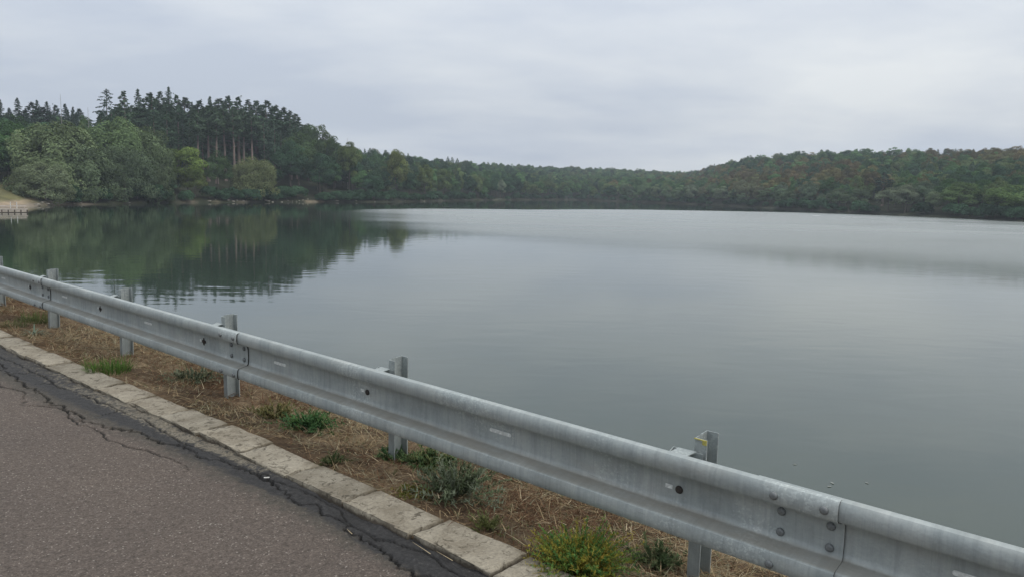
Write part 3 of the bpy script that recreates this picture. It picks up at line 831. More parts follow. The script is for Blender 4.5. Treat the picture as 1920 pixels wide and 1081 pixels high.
def build_plants(vz):
    G1 = [(.085, .16, .035), (.12, .19, .05), (.06, .12, .03)]; GR = [(.12, .14, .09), (.10, .125, .08), (.16, .17, .115), (.13, .13, .075)]
    YG = [(.19, .19, .035), (.12, .19, .045), (.25, .21, .04), (.08, .15, .04)]; OR = [(.30, .20, .04), (.26, .21, .045), (.2, .19, .05)]
    DG = [(.06, .125, .05), (.08, .155, .065), (.07, .13, .045)]
    p = plant
    p('grass_tuft', 'fresh bright green grass tuft on the kerb edge, between the second and third visible posts', 6.62, 2.45, vz, 'tuft', 1, .16, .30, G1, 420, cat='plant')
    p('rosette_plant', 'small grey-green rosette plant by the kerb near the farthest post', 8.70, 2.52, vz, 'rosette', 2, .1, .20, [(.12, .16, .12), (.16, .2, .15)], 60)
    p('grass_tuft', 'green grass tuft at the foot of the farthest post in view', 9.75, 2.78, vz, 'tuft', 3, .20, .30, [(.09, .13, .045), (.13, .14, .06)], 300)
    p('weed', 'low grey-green weed under the rail, far left of the bolted joint', 6.15, 2.86, vz, 'bush', 4, .13, .22, GR, 900)
    p('weed', 'dark green leafy weed clump under the middle of the barrier', 4.32, 2.78, vz, 'bush', 5, .13, .17, DG, 1500)
    p('weed', 'yellowish dry weed left of the dark green clump', 4.62, 2.72, vz, 'bush', 6, .09, .16, [(.16, .14, .06), (.12, .12, .05)], 700)
    p('weed', 'small leafy weed at the foot of the middle post', 3.46, 2.80, vz, 'bush', 7, .10, .09, [(.07, .13, .055), (.10, .15, .07)], 420)
    p('weed', 'green weed patch just right of the middle post', 3.22, 2.90, vz, 'bush', 8, .12, .20, [(.075, .115, .05), (.12, .14, .06)], 1300)
    p('grey_bush', 'large grey-green wiry weed bush beside the kerb under the rail', 2.80, 2.68, vz, 'bush', 9, .19, .21, [(.125, .150, .092), (.165, .19, .13), (.095, .12, .065)], 1900)
    p('weed', 'yellow-green moss-like weed fringe at the base of the grey bush', 2.92, 2.50, vz, 'fine', 10, .05, .14, [(.15, .14, .035), (.12, .13, .04)], 1100)
    p('weed', 'tiny green weed at a kerb joint left of the grey bush', 3.56, 2.45, vz, 'fine', 11, .06, .09, [(.06, .085, .035), (.09, .10, .05)], 600)
    p('weed', 'small olive weed at the kerb edge between the grey bush and the yellow bush', 2.36, 2.46, vz, 'fine', 12, .07, .08, [(.11, .12, .045), (.13, .14, .06)], 700)
    p('yellow_bush', 'bushy yellow-green flowering weed with orange patches by the nearest kerb stones', 1.83, 2.47, vz, 'fine', 13, .15, .17, YG + [(.08, .17, .05), (.27, .23, .05)], 7000)
    p('orange_weed', 'small orange-yellow weed sprig inside the yellow-green bush', 1.76, 2.50, vz, 'fine', 14, .15, .07, OR, 700)
    p('weed', 'broad-leaved grey-green weed just right of the yellow-green bush', 1.68, 2.62, vz, 'rosette', 15, .12, .12, [(.10, .14, .075), (.13, .16, .09), (.07, .11, .05)], 90)
    p('weed', 'dark green weed beside the nearest post foot', 1.66, 2.80, vz, 'bush', 16, .08, .13, [(.075, .105, .05), (.11, .13, .065)], 600)
    p('weed', 'sparse green weed far down the rail by the kerb', 9.4, 2.5, vz, 'tuft', 17, .10, .3, [(.10, .12, .05), (.14, .13, .07)], 260)


def build_litter():
    b = MB().box(-.003, .003, -.014, .014, 0, .004)
    me = b.mesh('paper_scrap', M['pale_scrap'])
    o = dam_obj('paper_scrap', me); U, V = 3.60, 2.06
    o.location = (V * math.cos(THETA) - U * math.sin(THETA), V * math.sin(THETA) + U * math.cos(THETA), Z_ROAD + .008); o.rotation_euler = (0, 0, THETA + .9)
    tag(o, 'small white scrap lying on the cracked asphalt by the kerb', 'litter')
    # dry stalks blown against the kerb
    r = np.random.default_rng(8)
    for k, (U, V, a, ln) in enumerate([(2.33, 2.09, 1.45, .14), (2.22, 2.115, 1.5, .11), (2.72, 1.97, 1.35, .06)]):
        Vv, F, C = blades_np(np.zeros((1, 3)), np.array([[math.cos(a), math.sin(a), .03]]), np.array([ln]), np.array([.0022]), np.array([.02]), np.array([[.42, .34, .22]]), 3)
        o = dam_obj('straw_stalk', mesh_np('straw_stalk', Vv, F, M['blade'], False, {'bladecol': C}))
        o.location = (V * math.cos(THETA) - U * math.sin(THETA), V * math.sin(THETA) + U * math.cos(THETA), Z_ROAD + .014)
        tag(o, ['longest pale dry stalk lying in the gutter against the nearest kerb stones', 'shorter pale stalk in the gutter right beside the longest one', 'short pale stalk on the black bitumen seam'][k], 'straw')
    # pale flecks drifting on the lake
    V = [(math.cos(t) * .05, math.sin(t) * .026, .003 + .001 * math.cos(2 * t)) for t in np.linspace(0, 2 * math.pi, 10, endpoint=False)]
    V2 = [(x * .85, y * .8, z - .007) for x, y, z in V]
    F = [tuple(range(10)), tuple(range(19, 9, -1))] + [(k, 10 + k, 10 + (k + 1) % 10, (k + 1) % 10) for k in range(10)]
    me = mesh_np('floating_leaf', V + V2, F, M['pale_leaf'])
    for k, (x, y, s) in enumerate([(5.41, 14.07, .7), (5.74, 13.15, .9), (5.62, 12.98, .8), (6.37, 13.19, .7)]):
        o = link('floating_leaf', me, None, (x, y, .006), (0, 0, k * 1.7)); o.scale = (s, s, 1)
        tag(o, 'pale leaf floating on the lake beyond the near end of the rail', 'leaf', 'pale leaves floating on the lake')


# ------------------------------------------------------------------ trees
def leaf_quads(P, Nn, size, aspect, r, droop=0.0):
    n = len(P)
    up = r.normal(0, 1, (n, 3)); up[:, 2] -= droop * 3
    a = np.cross(Nn, up); a /= np.linalg.norm(a, axis=1)[:, None] + 1e-9
    b = np.cross(Nn, a)
    s = size * r.uniform(.6, 1.35, n); ha = (s * .5)[:, None] * a; hb = (s * .5 * aspect)[:, None] * b
    V = np.stack([P - ha * .6 - hb, P + ha * .5 - hb * .4, P + ha * .55 + hb, P - ha * .9 + hb * .35], 1)
    return V.reshape(-1, 3), np.arange(n * 4).reshape(-1, 4)


def lobe_leaves(centers, radii, count, size, aspect, r, out_from, droop=0.0, up=.55, spread=.38, fill=.80):
    """scatter leaf faces over ellipsoid lobes. centers (m,3) radii (m,3)"""
    Ps = []; Ns = []; Vs = []
    w = (radii[:, 0] * radii[:, 1] + radii[:, 0] * radii[:, 2]); w = w / w.sum()
    for c, rd, ww in zip(centers, radii, w):
        k = max(6, int(count * ww))
        d = r.normal(0, 1, (k, 3)); d /= np.linalg.norm(d, axis=1)[:, None]
        outw = c - out_from; outw = outw / (np.linalg.norm(outw) + 1e-6)
        flip = (d @ outw) < -.35; d[flip] *= -1
        rad = r.uniform(fill, 1.06, k) ** 1.0
        Ps.append(c + d * rd * rad[:, None])
        nn = d * 1.15 + outw * .3 + np.array([0, 0, up]) + r.normal(0, spread, (k, 3)); Ns.append(nn / np.linalg.norm(nn, axis=1)[:, None])
        Vs.append(np.full(k, r.uniform(.62, 1.40)) * r.uniform(.75, 1.25, k))
    P = np.concatenate(Ps); Nn = np.concatenate(Ns); var = np.concatenate(Vs)
    V, F = leaf_quads(P, Nn, size, aspect, r, droop)
    vc = np.repeat(var, 4); C = np.stack([vc, vc * 1.0, vc * .95], 1)
    return V, F, C


def shell_points(r, n, lo=.45, hi=.85, zmin=-.75):
    d = r.normal(0, 1, (n * 3, 3)); d /= np.linalg.norm(d, axis=1)[:, None]; d = d[d[:, 2] > zmin][:n]
    return d * r.uniform(lo, hi, len(d))[:, None]


def crown_broadleaf(seed, n_lobes=44, count=6800, R=5.0, zc=8.2, RZ=6.0, size=.40):
    r = np.random.default_rng(seed)
    p = shell_points(r, n_lobes, .42, .80, -.8)
    p = np.concatenate([p, [[0, 0, .75], [.12, -.1, .5], [0, 0, 0]]])
    # break the ball: squeeze sectors
    ph = np.arctan2(p[:, 1], p[:, 0]); k = 1 + .22 * np.sin(2 * ph + seed) + .14 * np.sin(3 * ph + seed * 2.3)
    p[:, :2] *= k[:, None]
    c = p * np.array([R, R, RZ]) + np.array([0, 0, zc])
    rr = r.uniform(.16, .36, len(c))[:, None] * R * np.stack([r.uniform(.9, 1.25, len(c)), r.uniform(.9, 1.25, len(c)), r.uniform(.65, .95, len(c))], 1)
    return lobe_leaves(c, rr, count, size, .75, r, np.array([0, 0, zc - 1.5]))


def crown_willow(seed, count=21000, R=8.5, H=18.0, lobes=135, size=.36):
    r = np.random.default_rng(seed)
    p = shell_points(r, lobes, .55, .88, -.55)
    ph = np.arctan2(p[:, 1], p[:, 0]); p[:, :2] *= (1 + .13 * np.sin(3 * ph + seed) + .08 * np.sin(5 * ph + 2 * seed))[:, None]
    # dome reaching to the ground
    low = r.random(lobes // 3) * 2 * np.pi
    q = np.stack([np.cos(low) * r.uniform(.6, .92, len(low)), np.sin(low) * r.uniform(.6, .92, len(low)), r.uniform(-.95, -.35, len(low))], 1)
    p = np.concatenate([p, q])
    c = p * np.array([R, R, H * .48]) + np.array([0, 0, H * .50])
    rr = r.uniform(.15, .29, len(c))[:, None] * R * np.stack([r.uniform(.8, 1.2, len(c)), r.uniform(.8, 1.2, len(c)), r.uniform(.8, 1.25, len(c))], 1)
    return lobe_leaves(c, rr, count, size, 1.5, r, np.array([0, 0, H * .42]), droop=.5, up=.55, spread=.38)


def crown_bush(seed, count=1300, R=2.6, H=3.6, size=.42):
    r = np.random.default_rng(seed)
    p = shell_points(r, 22, .4, .8, -.4)
    c = p * np.array([R, R, H * .5]) + np.array([0, 0, H * .45])
    rr = r.uniform(.25, .42, len(c))[:, None] * R * np.array([[1, 1, .8]])
    return lobe_leaves(c, rr, count, size, .8, r, np.array([0, 0, H * .3]))


def spray_leaves(B, r, per, size):
    """needle sprays along branches. B rows: base xyz, tip xyz, width, thickness, start"""
    Ps = []; Ns = []; Vs = []
    for row in B:
        b, t_, w, th, st = row[:3], row[3:6], row[6], row[7], row[8]
        ax = t_ - b; ln = np.linalg.norm(ax) + 1e-6; k = max(8, int(per * (ln * w) ** .5))
        t = st + (1 - st) * r.random(k) ** .8
        side = np.array([-ax[1], ax[0], 0.0]); side /= np.linalg.norm(side) + 1e-6
        taper = np.clip(1.15 - t, .12, 1)
        P = b + ax * t[:, None] + side * (r.normal(0, .5, k) * w * taper)[:, None]
        P[:, 2] += r.normal(0, th, k) * taper - .10 * ln * t * t
        Ps.append(P)
        nn = np.array([0, 0, .75]) + ax / ln * .45 + r.normal(0, .55, (k, 3)); Ns.append(nn / np.linalg.norm(nn, axis=1)[:, None])
        Vs.append(np.full(k, r.uniform(.7, 1.3)) * r.uniform(.8, 1.2, k))
    V, F = leaf_quads(np.concatenate(Ps), np.concatenate(Ns), size, .6, r)
    vc = np.repeat(np.concatenate(Vs), 4)
    return V, F, np.stack([vc, vc, vc * .97], 1)


def crown_pine(seed, H=20.0, low=.42, spread=2.4):
    r = np.random.default_rng(seed); B = []
    n = 78
    for k in range(n):
        tt = (k + r.random()) / n; t = low + (1 - low) * tt * .985
        reach = spread * (.55 + 1.5 * tt if tt < .3 else max(.14, 1 - ((tt - .3) / .7) ** 2.0)) * r.uniform(.55, 1.2)
        a = k * 2.4 + r.normal(0, .5); z = H * t
        B.append([0, 0, z, np.cos(a) * reach, np.sin(a) * reach, z + reach * r.uniform(.05, .5), .30 + .28 * reach, .20 + .10 * reach, .3])
    B.append([0, 0, H * .93, .05, 0, H, .35, .25, 0])
    return spray_leaves(np.array(B), r, 58, .36)


def crown_spruce(seed, H=20.0, low=.10, spread=3.0, n=150, keep=1.0, pw=.9):
    r = np.random.default_rng(seed); B = []
    for k in range(n):
        if r.random() > keep: continue
        tt = ((k + r.random()) / n) ** .9; t = low + (1 - low) * tt * .99
        reach = (spread * (1 - tt) ** pw + .16) * r.uniform(.62, 1.15)
        a = k * 2.4 + r.normal(0, .4); z = H * t
        B.append([0, 0, z, np.cos(a) * reach, np.sin(a) * reach, z - reach * r.uniform(-.05, .28), .16 + .20 * reach, .10 + .05 * reach, .12])
    B.append([0, 0, H * .93, 0, 0, H, .14, .12, 0]); B.append([0, 0, H * .96, .03, 0, H * 1.005, .10, .12, 0])
    return spray_leaves(np.array(B), r, 46, .32)


def trunk_mesh(seed, H, r0, mat, limbs=5, lean=.03, top=.8, dead=0, low=.35, limb_len=.22):
    r = random.Random(seed); mb = MB()
    pts = []; rad = []
    lx, ly = r.uniform(-lean, lean), r.uniform(-lean, lean)
    for k in range(7):
        t = k / 6 * top
        pts.append((lx * H * t + r.uniform(-.05, .05) * k / 6, ly * H * t + r.uniform(-.05, .05) * k / 6, H * t - (.6 if k == 0 else 0))); rad.append(r0 * (1 - t / top * .82) * (1.35 if k == 0 else 1))
    mb.tube(pts, rad, 7)
    for k in range(limbs):
        t = r.uniform(low, .95) * top; a = r.random() * 6.28; ln = H * limb_len * r.uniform(.5, 1.1) * (1.2 - t)
        p = Vector((lx * H * t, ly * H * t, H * t)); q = p + Vector((math.cos(a) * ln, math.sin(a) * ln, ln * (.7 if not dead else r.uniform(-.1, .3))))
        mid = (p + q) / 2 + Vector((0, 0, ln * .06)); rr = r0 * .32 * (1 - t * .6)
        mb.tube([p, mid, q], [rr, rr * .65, rr * .25], 5)
    return mb.mesh('trunk', mat, 50)


PROTO = {}


def build_protos():
    def add(kind, i, tri, mat): PROTO[(kind, i)] = mesh_np('crown_' + kind, tri[0], tri[1], M[mat], False, {'leafvar': tri[2]})
    for i in range(6): add('broadleaf', i, crown_broadleaf(100 + i), 'leaf')
    for i in range(3): add('willow', i, crown_willow(200 + i), 'leaf')
    for i in range(3): add('bush', i, crown_bush(300 + i), 'leaf')
    for i in range(5): add('pine', i, crown_pine(400 + i, spread=2.1 + .25 * (i % 3), low=.32 + .06 * (i % 3)), 'needle')
    for i in range(3): add('spruce', i, crown_spruce(500 + i), 'needle')
    for i in range(3): add('highpine', i, crown_pine(440 + i, spread=2.2, low=.60), 'needle')
    add('sparse', 0, crown_spruce(520, low=.35, spread=3.6, n=64, pw=.55), 'needle')
    PROTO['t_broadleaf'] = [trunk_mesh(i, 14, .24, M['bark'], 6, top=.7) for i in range(3)]
    PROTO['t_willow'] = [trunk_mesh(20 + i, 18, .5, M['bark'], 7, top=.6, low=.15) for i in range(2)]
    PROTO['t_bush'] = [trunk_mesh(30, 3.6, .07, M['bark'], 4, top=.7)]
    PROTO['t_pine'] = [trunk_mesh(40 + i, 20, .21, M['pine_bark'], 16, top=.97, dead=1, low=.35, limb_len=.10, lean=.012) for i in range(4)]
    PROTO['t_spruce'] = [trunk_mesh(50, 20, .22, M['bark'], 4, top=.98, dead=1, limb_len=.06, lean=.008)]
    PROTO['t_highpine'] = [trunk_mesh(60 + i, 20, .30, M['pine_bark'], 12, top=.96, dead=1, low=.45, limb_len=.08, lean=.012) for i in range(3)]
    PROTO['t_sparse'] = PROTO['t_spruce']


BASE = {'broadleaf': (14.2, 5.6), 'willow': (18.6, 8.9), 'bush': (3.7, 2.9), 'pine': (20.3, 2.6), 'spruce': (20.2, 3.1), 'sparse': (20.2, 3.3), 'highpine': (20.3, 2.6)}
NV = {'broadleaf': 6, 'willow': 3, 'bush': 3, 'pine': 5, 'spruce': 3, 'sparse': 1, 'highpine': 3}
NAMES = {'broadleaf': 'broadleaf_tree', 'willow': 'willow_tree', 'bush': 'shore_bush', 'pine': 'pine_tree', 'spruce': 'spruce_tree', 'sparse': 'spruce_tree', 'highpine': 'pine_tree'}


def tree(kind, x, y, z, h, w, tint, label, group=None, seed=0):
    r = random.Random(seed * 7919 + 13)
    h0, r0 = BASE[kind]
    root = empty(NAMES[kind], (x, y, z), r.uniform(0, 6.28)); tag(root, label, 'bush' if kind == 'bush' else 'tree', group)
    root.scale = (w / 2 / r0, w / 2 / r0, h / h0)
    c = link('crown', PROTO[(kind, r.randrange(NV[kind]))], root); c['tint'] = [float(q) for q in tint]
    tr = PROTO['t_' + kind]; link('trunk', tr[r.randrange(len(tr))], root)
    return root


# base leaf colours
TI = {'willow': (.150, .195, .105), 'green': (.066, .126, .052), 'dark': (.042, .082, .048), 'yellowgreen': (.145, .205, .060), 'olive': (.100, .138, .062),
      'pine': (.076, .122, .080), 'spruce': (.056, .090, .068), 'brown': (.150, .092, .050), 'silver': (.160, .200, .140)}


def place(kind, px, ytop, wpx, off, tint, label, group=None, seed=0, lift=0.0):
    """a tree standing `off` metres behind the waterline on bearing px, tall enough to reach elevation ytop"""
    a = bearing(px); d = float(np.interp(a, TA, TDS)) + off
    x, y = d * math.sin(a), d * math.cos(a); z = float(ground(x, y)[0]) - .15
    h = ZC + elev(px, ytop) * d - z
    return tree(kind, x, y, z, max(h, 1.0), wpx * d / FPX, tint, label, group, seed)


PLACED = []


def build_named_trees():
    S = 0
    def P(kind, px, yt, w, off, tint, label, group=None):
        nonlocal S; S += 1; PLACED.append((px, off, w)); return place(kind, px, yt, w, off, TI[tint] if isinstance(tint, str) else tint, label, group, S)
    # willows and single trees on the left shore
    P('willow', 106, 222, 136, 12, 'willow', 'huge pale grey-green rounded willow at the sandy beach on the left shore')
    P('willow', 214, 211, 118, 19, (.124, .180, .086), 'tallest pale willow, behind and right of the huge beach willow')
    P('willow', 272, 228, 100, 12, (.122, .166, .088), 'pale willow on the right flank of the willow group')
    P('willow', 165, 262, 100, 6, (.102, .138, .082), 'lower willow in front between the two big willows')
    P('willow', 235, 268, 105, 6, (.092, .126, .078), 'lower grey-green willow at the waterline right of the beach willow')
    P('willow', 84, 300, 88, 5, (.160, .195, .120), 'short pale willow shrub at the end of the sandy beach')
    P('willow', 292, 300, 60, 5, (.078, .104, .058), 'small darker willow left of the yellow-green tree')
    P('broadleaf', 352, 268, 74, 8, 'yellowgreen', 'bright yellow-green tree standing alone at the left waterline')
    P('broadleaf', 366, 310, 56, 6, (.115, .150, .050), 'low yellow-green tree at the foot of the bright yellow-green one')
    P('broadleaf', 408, 278, 60, 14, (.060, .100, .044), 'darker green tree just right of the bright yellow-green tree')
    P('willow', 478, 291, 84, 6, (.142, .166, .080), 'round olive bush-shaped tree at the waterline below the pines')
    P('broadleaf', 18, 224, 95, 52, 'green', 'fresh green tree behind the beach at the left edge')
    P('broadleaf', -38, 228, 95, 50, 'green', 'green tree at the extreme left behind the beach')
    P('broadleaf', 30, 262, 70, 46, 'dark', 'dark green tree behind the beach grass')
    P('broadleaf', 545, 262, 82, 16, 'dark', 'broad dark green tree right of the round olive tree')
    P('broadleaf', 560, 246, 76, 26, (.066, .105, .045), 'mid green tree rising behind the broad dark green one')
    P('broadleaf', 578, 224, 64, 36, (.066, .105, .05), 'dense green tree where the conifers give way to leafy woods')
    P('broadleaf', 628, 250, 56, 34, (.060, .098, .046), 'dark leafy tree below the ragged tall tree on the left skyline')
    P('broadleaf', 606, 232, 54, 40, (.075, .110, .040), 'tall ragged tree at the foot of the pine skyline')
    P('broadleaf', 600, 285, 70, 9, 'dark', 'dark rounded waterline tree below the ragged tall tree')
    P('broadleaf', 655, 262, 56, 24, (.085, .115, .042), 'olive-green tree where the left skyline drops')
    P('broadleaf', 742, 278, 52, 18, (.125, .148, .055), 'yellowish tree standing out of the left shore woods')
    P('broadleaf', 796, 306, 44, 12, (.105, .14, .052), 'yellow-green tree farther along the left shore')
    P('broadleaf', 832, 312, 40, 9, (.095, .135, .055), 'light green tree along the left shore towards the inlet')
    P('broadleaf', 893, 330, 26, 7, (.12, .16, .075), 'narrow pale green tree near the end of the left shore')
    P('broadleaf', 938, 336, 28, 8, 'silver', 'small silvery rounded tree at the head of the left shore')
    # conifer skyline
    P('sparse', 207, 166, 62, 58, 'spruce', 'lone sparse spruce with layered branches sticking out of the left skyline')
    for k, (px, yt) in enumerate([(238, 168), (265, 166), (288, 172), (306, 170), (322, 162), (336, 176), (352, 181), (378, 187), (398, 180), (415, 183), (432, 178), (450, 180), (468, 185), (484, 187), (504, 187), (520, 196), (534, 200), (546, 206), (556, 212)]):
        P('pine' if k not in (1, 4, 8) else 'spruce', px, yt, 54 + (k * 11) % 26, 38 + (k * 17) % 26, 'pine' if k % 3 else (.082, .124, .078), 'tall dark conifer in the row crowning the left wooded hill', 'conifers crowning the left hill')
    for k, (px, yt) in enumerate([(372, 205), (392, 196), (407, 200), (424, 196), (441, 198), (458, 202), (474, 206)]):
        P('highpine', px, yt, 46, 24 + (k * 5) % 9, (.082, .124, .078), 'pine with a bare pinkish trunk in the stand on the left hill', 'bare-trunked pines on the left hill')
    for k, (px, yt) in enumerate([(10, 186), (42, 183), (68, 191), (78, 187), (96, 190), (112, 196), (130, 194), (144, 200), (156, 203), (26, 202), (56, 204), (88, 200)]):
        P('spruce' if k % 3 != 2 else 'pine', px, yt, 46 + (k * 7) % 16, 108 + (k * 13) % 22, 'spruce', 'dark spruce poking up behind the willows at the far left', 'spruces behind the willows')
    # dead snags
    for px, yt, off, lab in ((122, 176, 92, 'tall bare dead trunk like a pole behind the beach willow'), (172, 200, 92, 'short dead snag with twigs behind the tallest willow'), (652, 258, 40, 'bare grey dead tree on the left skyline where it drops')):
        a = bearing(px); d = float(np.interp(a, TA, TDS)) + off; x, y = d * math.sin(a), d * math.cos(a); z = float(ground(x, y)[0]) - .2; h = ZC + elev(px, yt) * d - z
        root = empty('dead_tree', (x, y, z)); tag(root, lab, 'tree'); root.scale = (h / 20,) * 3
        link('trunk', trunk_mesh(px, 20, .17, M['dead_wood'], 22 if px > 150 else 8, top=.99, dead=1, low=.6, limb_len=.14, lean=.005), root)
    # pale waterline trees on the right shore
    for k, (px, yt, w, t, lab) in enumerate([(1298, 347, 32, 'silver', 'pale rounded waterline tree nearest the inlet on the right shore'),
                                             (1356, 348, 36, 'silver', 'second pale rounded waterline tree from the inlet on the right shore'),
                                             (1440, 352, 40, (.085, .12, .065), 'mid green waterline tree left of the middle of the right shore'),
                                             (1480, 352, 34, (.09, .125, .068), 'green waterline tree at the middle of the right shore'),
                                             (1575, 352, 44, (.10, .135, .082), 'grey-green waterline tree right of the middle of the right shore'),
                                             (1612, 350, 42, (.095, .13, .08), 'grey-green tree beside the pale silver pair on the right shore'),
                                             (1668, 350, 60, (.175, .21, .145), 'broad pale silver tree on the right shore, largest of the pale ones'),
                                             (1700, 345, 52, (.165, .20, .138), 'pale silver tree just right of the broad pale one'),
                                             (1752, 358, 36, (.15, .195, .115), 'small light tree right of the silver trees on the right shore'),
                                             (1800, 340, 74, (.10, .155, .06), 'big fresh green tree near the right edge of the right shore'),
                                             (1895, 345, 90, (.115, .178, .066), 'bright green tree at the right picture edge on the shore'),
                                             (1656, 322, 44, 'spruce', 'dark conifer standing above the pale silver trees')]):
        P('pine' if 'conifer' in lab else 'broadleaf', px, yt, w, 5 + (k * 3) % 4 + (22 if 'conifer' in lab else 0), t, lab)


def build_woods():
    r = np.random.default_rng(77)
    cand = []      # x,y,z,h,w,tint,kind,px,d
    def scatter(p0, p1, spacing, smax_f, hr, wr, smin=2):
        a0, a1 = bearing(p0), bearing(p1)
        a = a0
        d = 120.0
        while d < 900:
            n = max(1, int((a1 - a0) * d / spacing))
            az = a0 + (np.arange(n) + r.random(n)) * (a1 - a0) / n
            dd = d + (r.random(n) - .5) * spacing
            ds = np.interp(az, TA, TDS); dr = np.interp(az, TA, TDR)
            ok = (dd > ds + smin) & (dd < dr + smax_f)
            az, dd = az[ok], dd[ok]
            if len(az):
                x, y = dd * np.sin(az), dd * np.cos(az); z, s, px, be = ground(x, y)
                sk = np.interp(az, TA, TSK)
                for i in range(len(az)):
                    if be[i] > .3 and s[i] < 42: continue
                    cand.append([x[i], y[i], z[i], r.uniform(*hr), r.uniform(*wr), px[i], dd[i], s[i], sk[i]])
            d += spacing
    scatter(-330, 660, 5.4, 42, (8, 13), (6.5, 10))
    n_under = len(cand)
    scatter(180, 580, 5.0, 60, (5, 8), (6, 8), smin=46)
    for c in cand[n_under:]: c.append('under')
    scatter(660, 1000, 5.8, 18, (8, 13), (5.0, 10.5))
    scatter(1000, 1290, 6.4, 20, (8, 11.5), (5.5, 10.5))
    scatter(1290, 2260, 5.5, 16, (7, 11.5), (4.8, 10))
    ind = []; out = []
    lim_px = [-300, 0, 200, 320, 380, 430, 500, 540, 600, 2600]; lim_y = [215, 232, 300, 318, 316, 320, 300, 285, 262, 100]
    for c in cand:
        if any(abs(c[5] - p_) < w_ * .42 and c[7] < o_ + 5 for p_, o_, w_ in PLACED if o_ < 30): continue
        x, y, z, h, w, px, d, s, sk = c[:9]
        sky = ZC + (sk + r.normal(0, .0013)) * d - z                       # height that would just touch the skyline
        kind = 'broadleaf'
        if 372 < px < 476 and 12 < s < 40: continue
        if len(c) > 9: kind = 'broadleaf'
        elif 190 < px < 570 and s > 22:
            kind = 'pine' if r.random() < .75 else 'spruce'; h = r.uniform(14, 21); w = r.uniform(5.5, 8.5)
            sky -= r.uniform(.002, .014) * d
        elif px < 160 and s > 75: kind = 'spruce' if r.random() < .6 else 'broadleaf'; h = r.uniform(11, 16); w = 6.5 if kind == 'spruce' else w
        elif px > 1290 and r.random() < .10: kind = 'pine'; w = 5
        elif 560 < px < 900 and r.random() < .12: kind = 'pine'; w = 5; h *= 1.15
        if s < 45 and kind == 'broadleaf':
            cap = ZC + elev(px, np.interp(px, lim_px, lim_y)) * d - z
            h = min(h, cap)
        h = min(h, sky)
        if s < 6: h = min(h, r.uniform(5, 9)); w *= .8
        if h < 2.5: continue
        if h < 6: w = min(w, 6)
        n1 = float(fbm(np.array([x * .012]), np.array([y * .012]), 140, 3)[0]); n2 = r.random()
        if kind == 'pine': ti = np.array(TI['pine']) * r.uniform(.85, 1.25)
        elif kind == 'spruce': ti = np.array(TI['spruce']) * r.uniform(.85, 1.2)
        else:
            ti = np.array(TI['green'] if n2 < .45 else TI['dark'] if n2 < .8 else TI['olive']) * r.uniform(.65, 1.4)
            if px < 620 and s < 60: ti *= .85
            if px > 1150:
                el_ = (z + h - ZC) / d
                b = np.exp(-((px - 1400) / 110) ** 2 - ((el_ - .027) / .012) ** 2) + .9 * np.exp(-((px - 1590) / 90) ** 2 - ((el_ - .036) / .010) ** 2) + 1.1 * np.exp(-((px - 1850) / 120) ** 2 - ((el_ - .058) / .012) ** 2) + .06
                ti = ti * 1.12
                if r.random() < b * (.40 + .9 * n1): ti = ti * .45 + np.array(TI['brown']) * r.uniform(.45, .85)
                if s < 14: ti = ti * .5 + np.array(TI['silver']) * .5
        ind.append((kind, x, y, z - .15, h, w, ti, px, d, s))
    # the largest in view stand as single trees, the rest is one wood
    bl = [q for q in ind if q[0] == 'broadleaf']; co = [q for q in ind if q[0] != 'broadleaf']
    bl.sort(key=lambda q: -(q[4] * (1.0 if q[9] < 30 else .55) * (1 if -60 < q[7] < 1980 else .2)) / q[8]); co.sort(key=lambda q: -q[4] / q[8] * (1 if -60 < q[7] < 1980 else .2))
    single = bl[:235] + co[:110]; rest = bl[235:] + co[110:]
    for k, q in enumerate(single):
        kind, x, y, z, h, w, ti, px, d, s = q
        if kind == 'broadleaf':
            side = 'left shore' if px < 1000 else 'far end of the inlet' if px < 1290 else 'right shore'
            lab = 'leafy green tree among many alike in the woods on the %s' % side
        else:
            side = 'left hill' if px < 1000 else 'right hillside'; lab = 'dark conifer among many alike in the woods on the %s' % side
        tree(kind, x, y, z, h, w, ti, lab, lab.split(' among')[0].split(' ')[-1] + 's in the woods on the ' + side, 1000 + k)
    # rest: instanced crowns on a point cloud
    pc = bpy.data.collections.new('crown_library')
    order = []
    for kind in ('broadleaf', 'pine', 'spruce'):
        for i in range(NV[kind]):
            ob = bpy.data.objects.new('lib_%02d_crown' % len(order), PROTO[(kind, i)]); pc.objects.link(ob); order.append((kind, i))
    start = {'broadleaf': 0, 'pine': 6, 'spruce': 11}
    n = len(rest)
    me = bpy.data.meshes.new('woodland'); me.vertices.add(n)
    me.vertices.foreach_set('co', np.array([[q[1], q[2], q[3]] for q in rest], np.float32).ravel())
    def A(name, typ, arr, fld): a = me.attributes.new(name, typ, 'POINT'); a.data.foreach_set(fld, arr)
    A('variant', 'INT', np.array([start[q[0]] + r.integers(NV[q[0]]) for q in rest], np.int32), 'value')
    A('turn', 'FLOAT_VECTOR', np.array([[0, 0, r.uniform(0, 6.28)] for q in rest], np.float32).ravel(), 'vector')
    A('size', 'FLOAT_VECTOR', np.array([[q[5] / 2 / BASE[q[0]][1]] * 2 + [q[4] / BASE[q[0]][0]] for q in rest], np.float32).ravel(), 'vector')
    A('tint', 'FLOAT_VECTOR', np.array([q[6] for q in rest], np.float32).ravel(), 'vector')
    wo = link('woodland', me)
    tag(wo, 'dense mixed woodland covering the hills round the lake', 'woods', kind='stuff')
    ng = bpy.data.node_groups.new('wood_instances', 'GeometryNodeTree')
    ng.interface.new_socket('Geometry', in_out='INPUT', socket_type='NodeSocketGeometry'); ng.interface.new_socket('Geometry', in_out='OUTPUT', socket_type='NodeSocketGeometry')
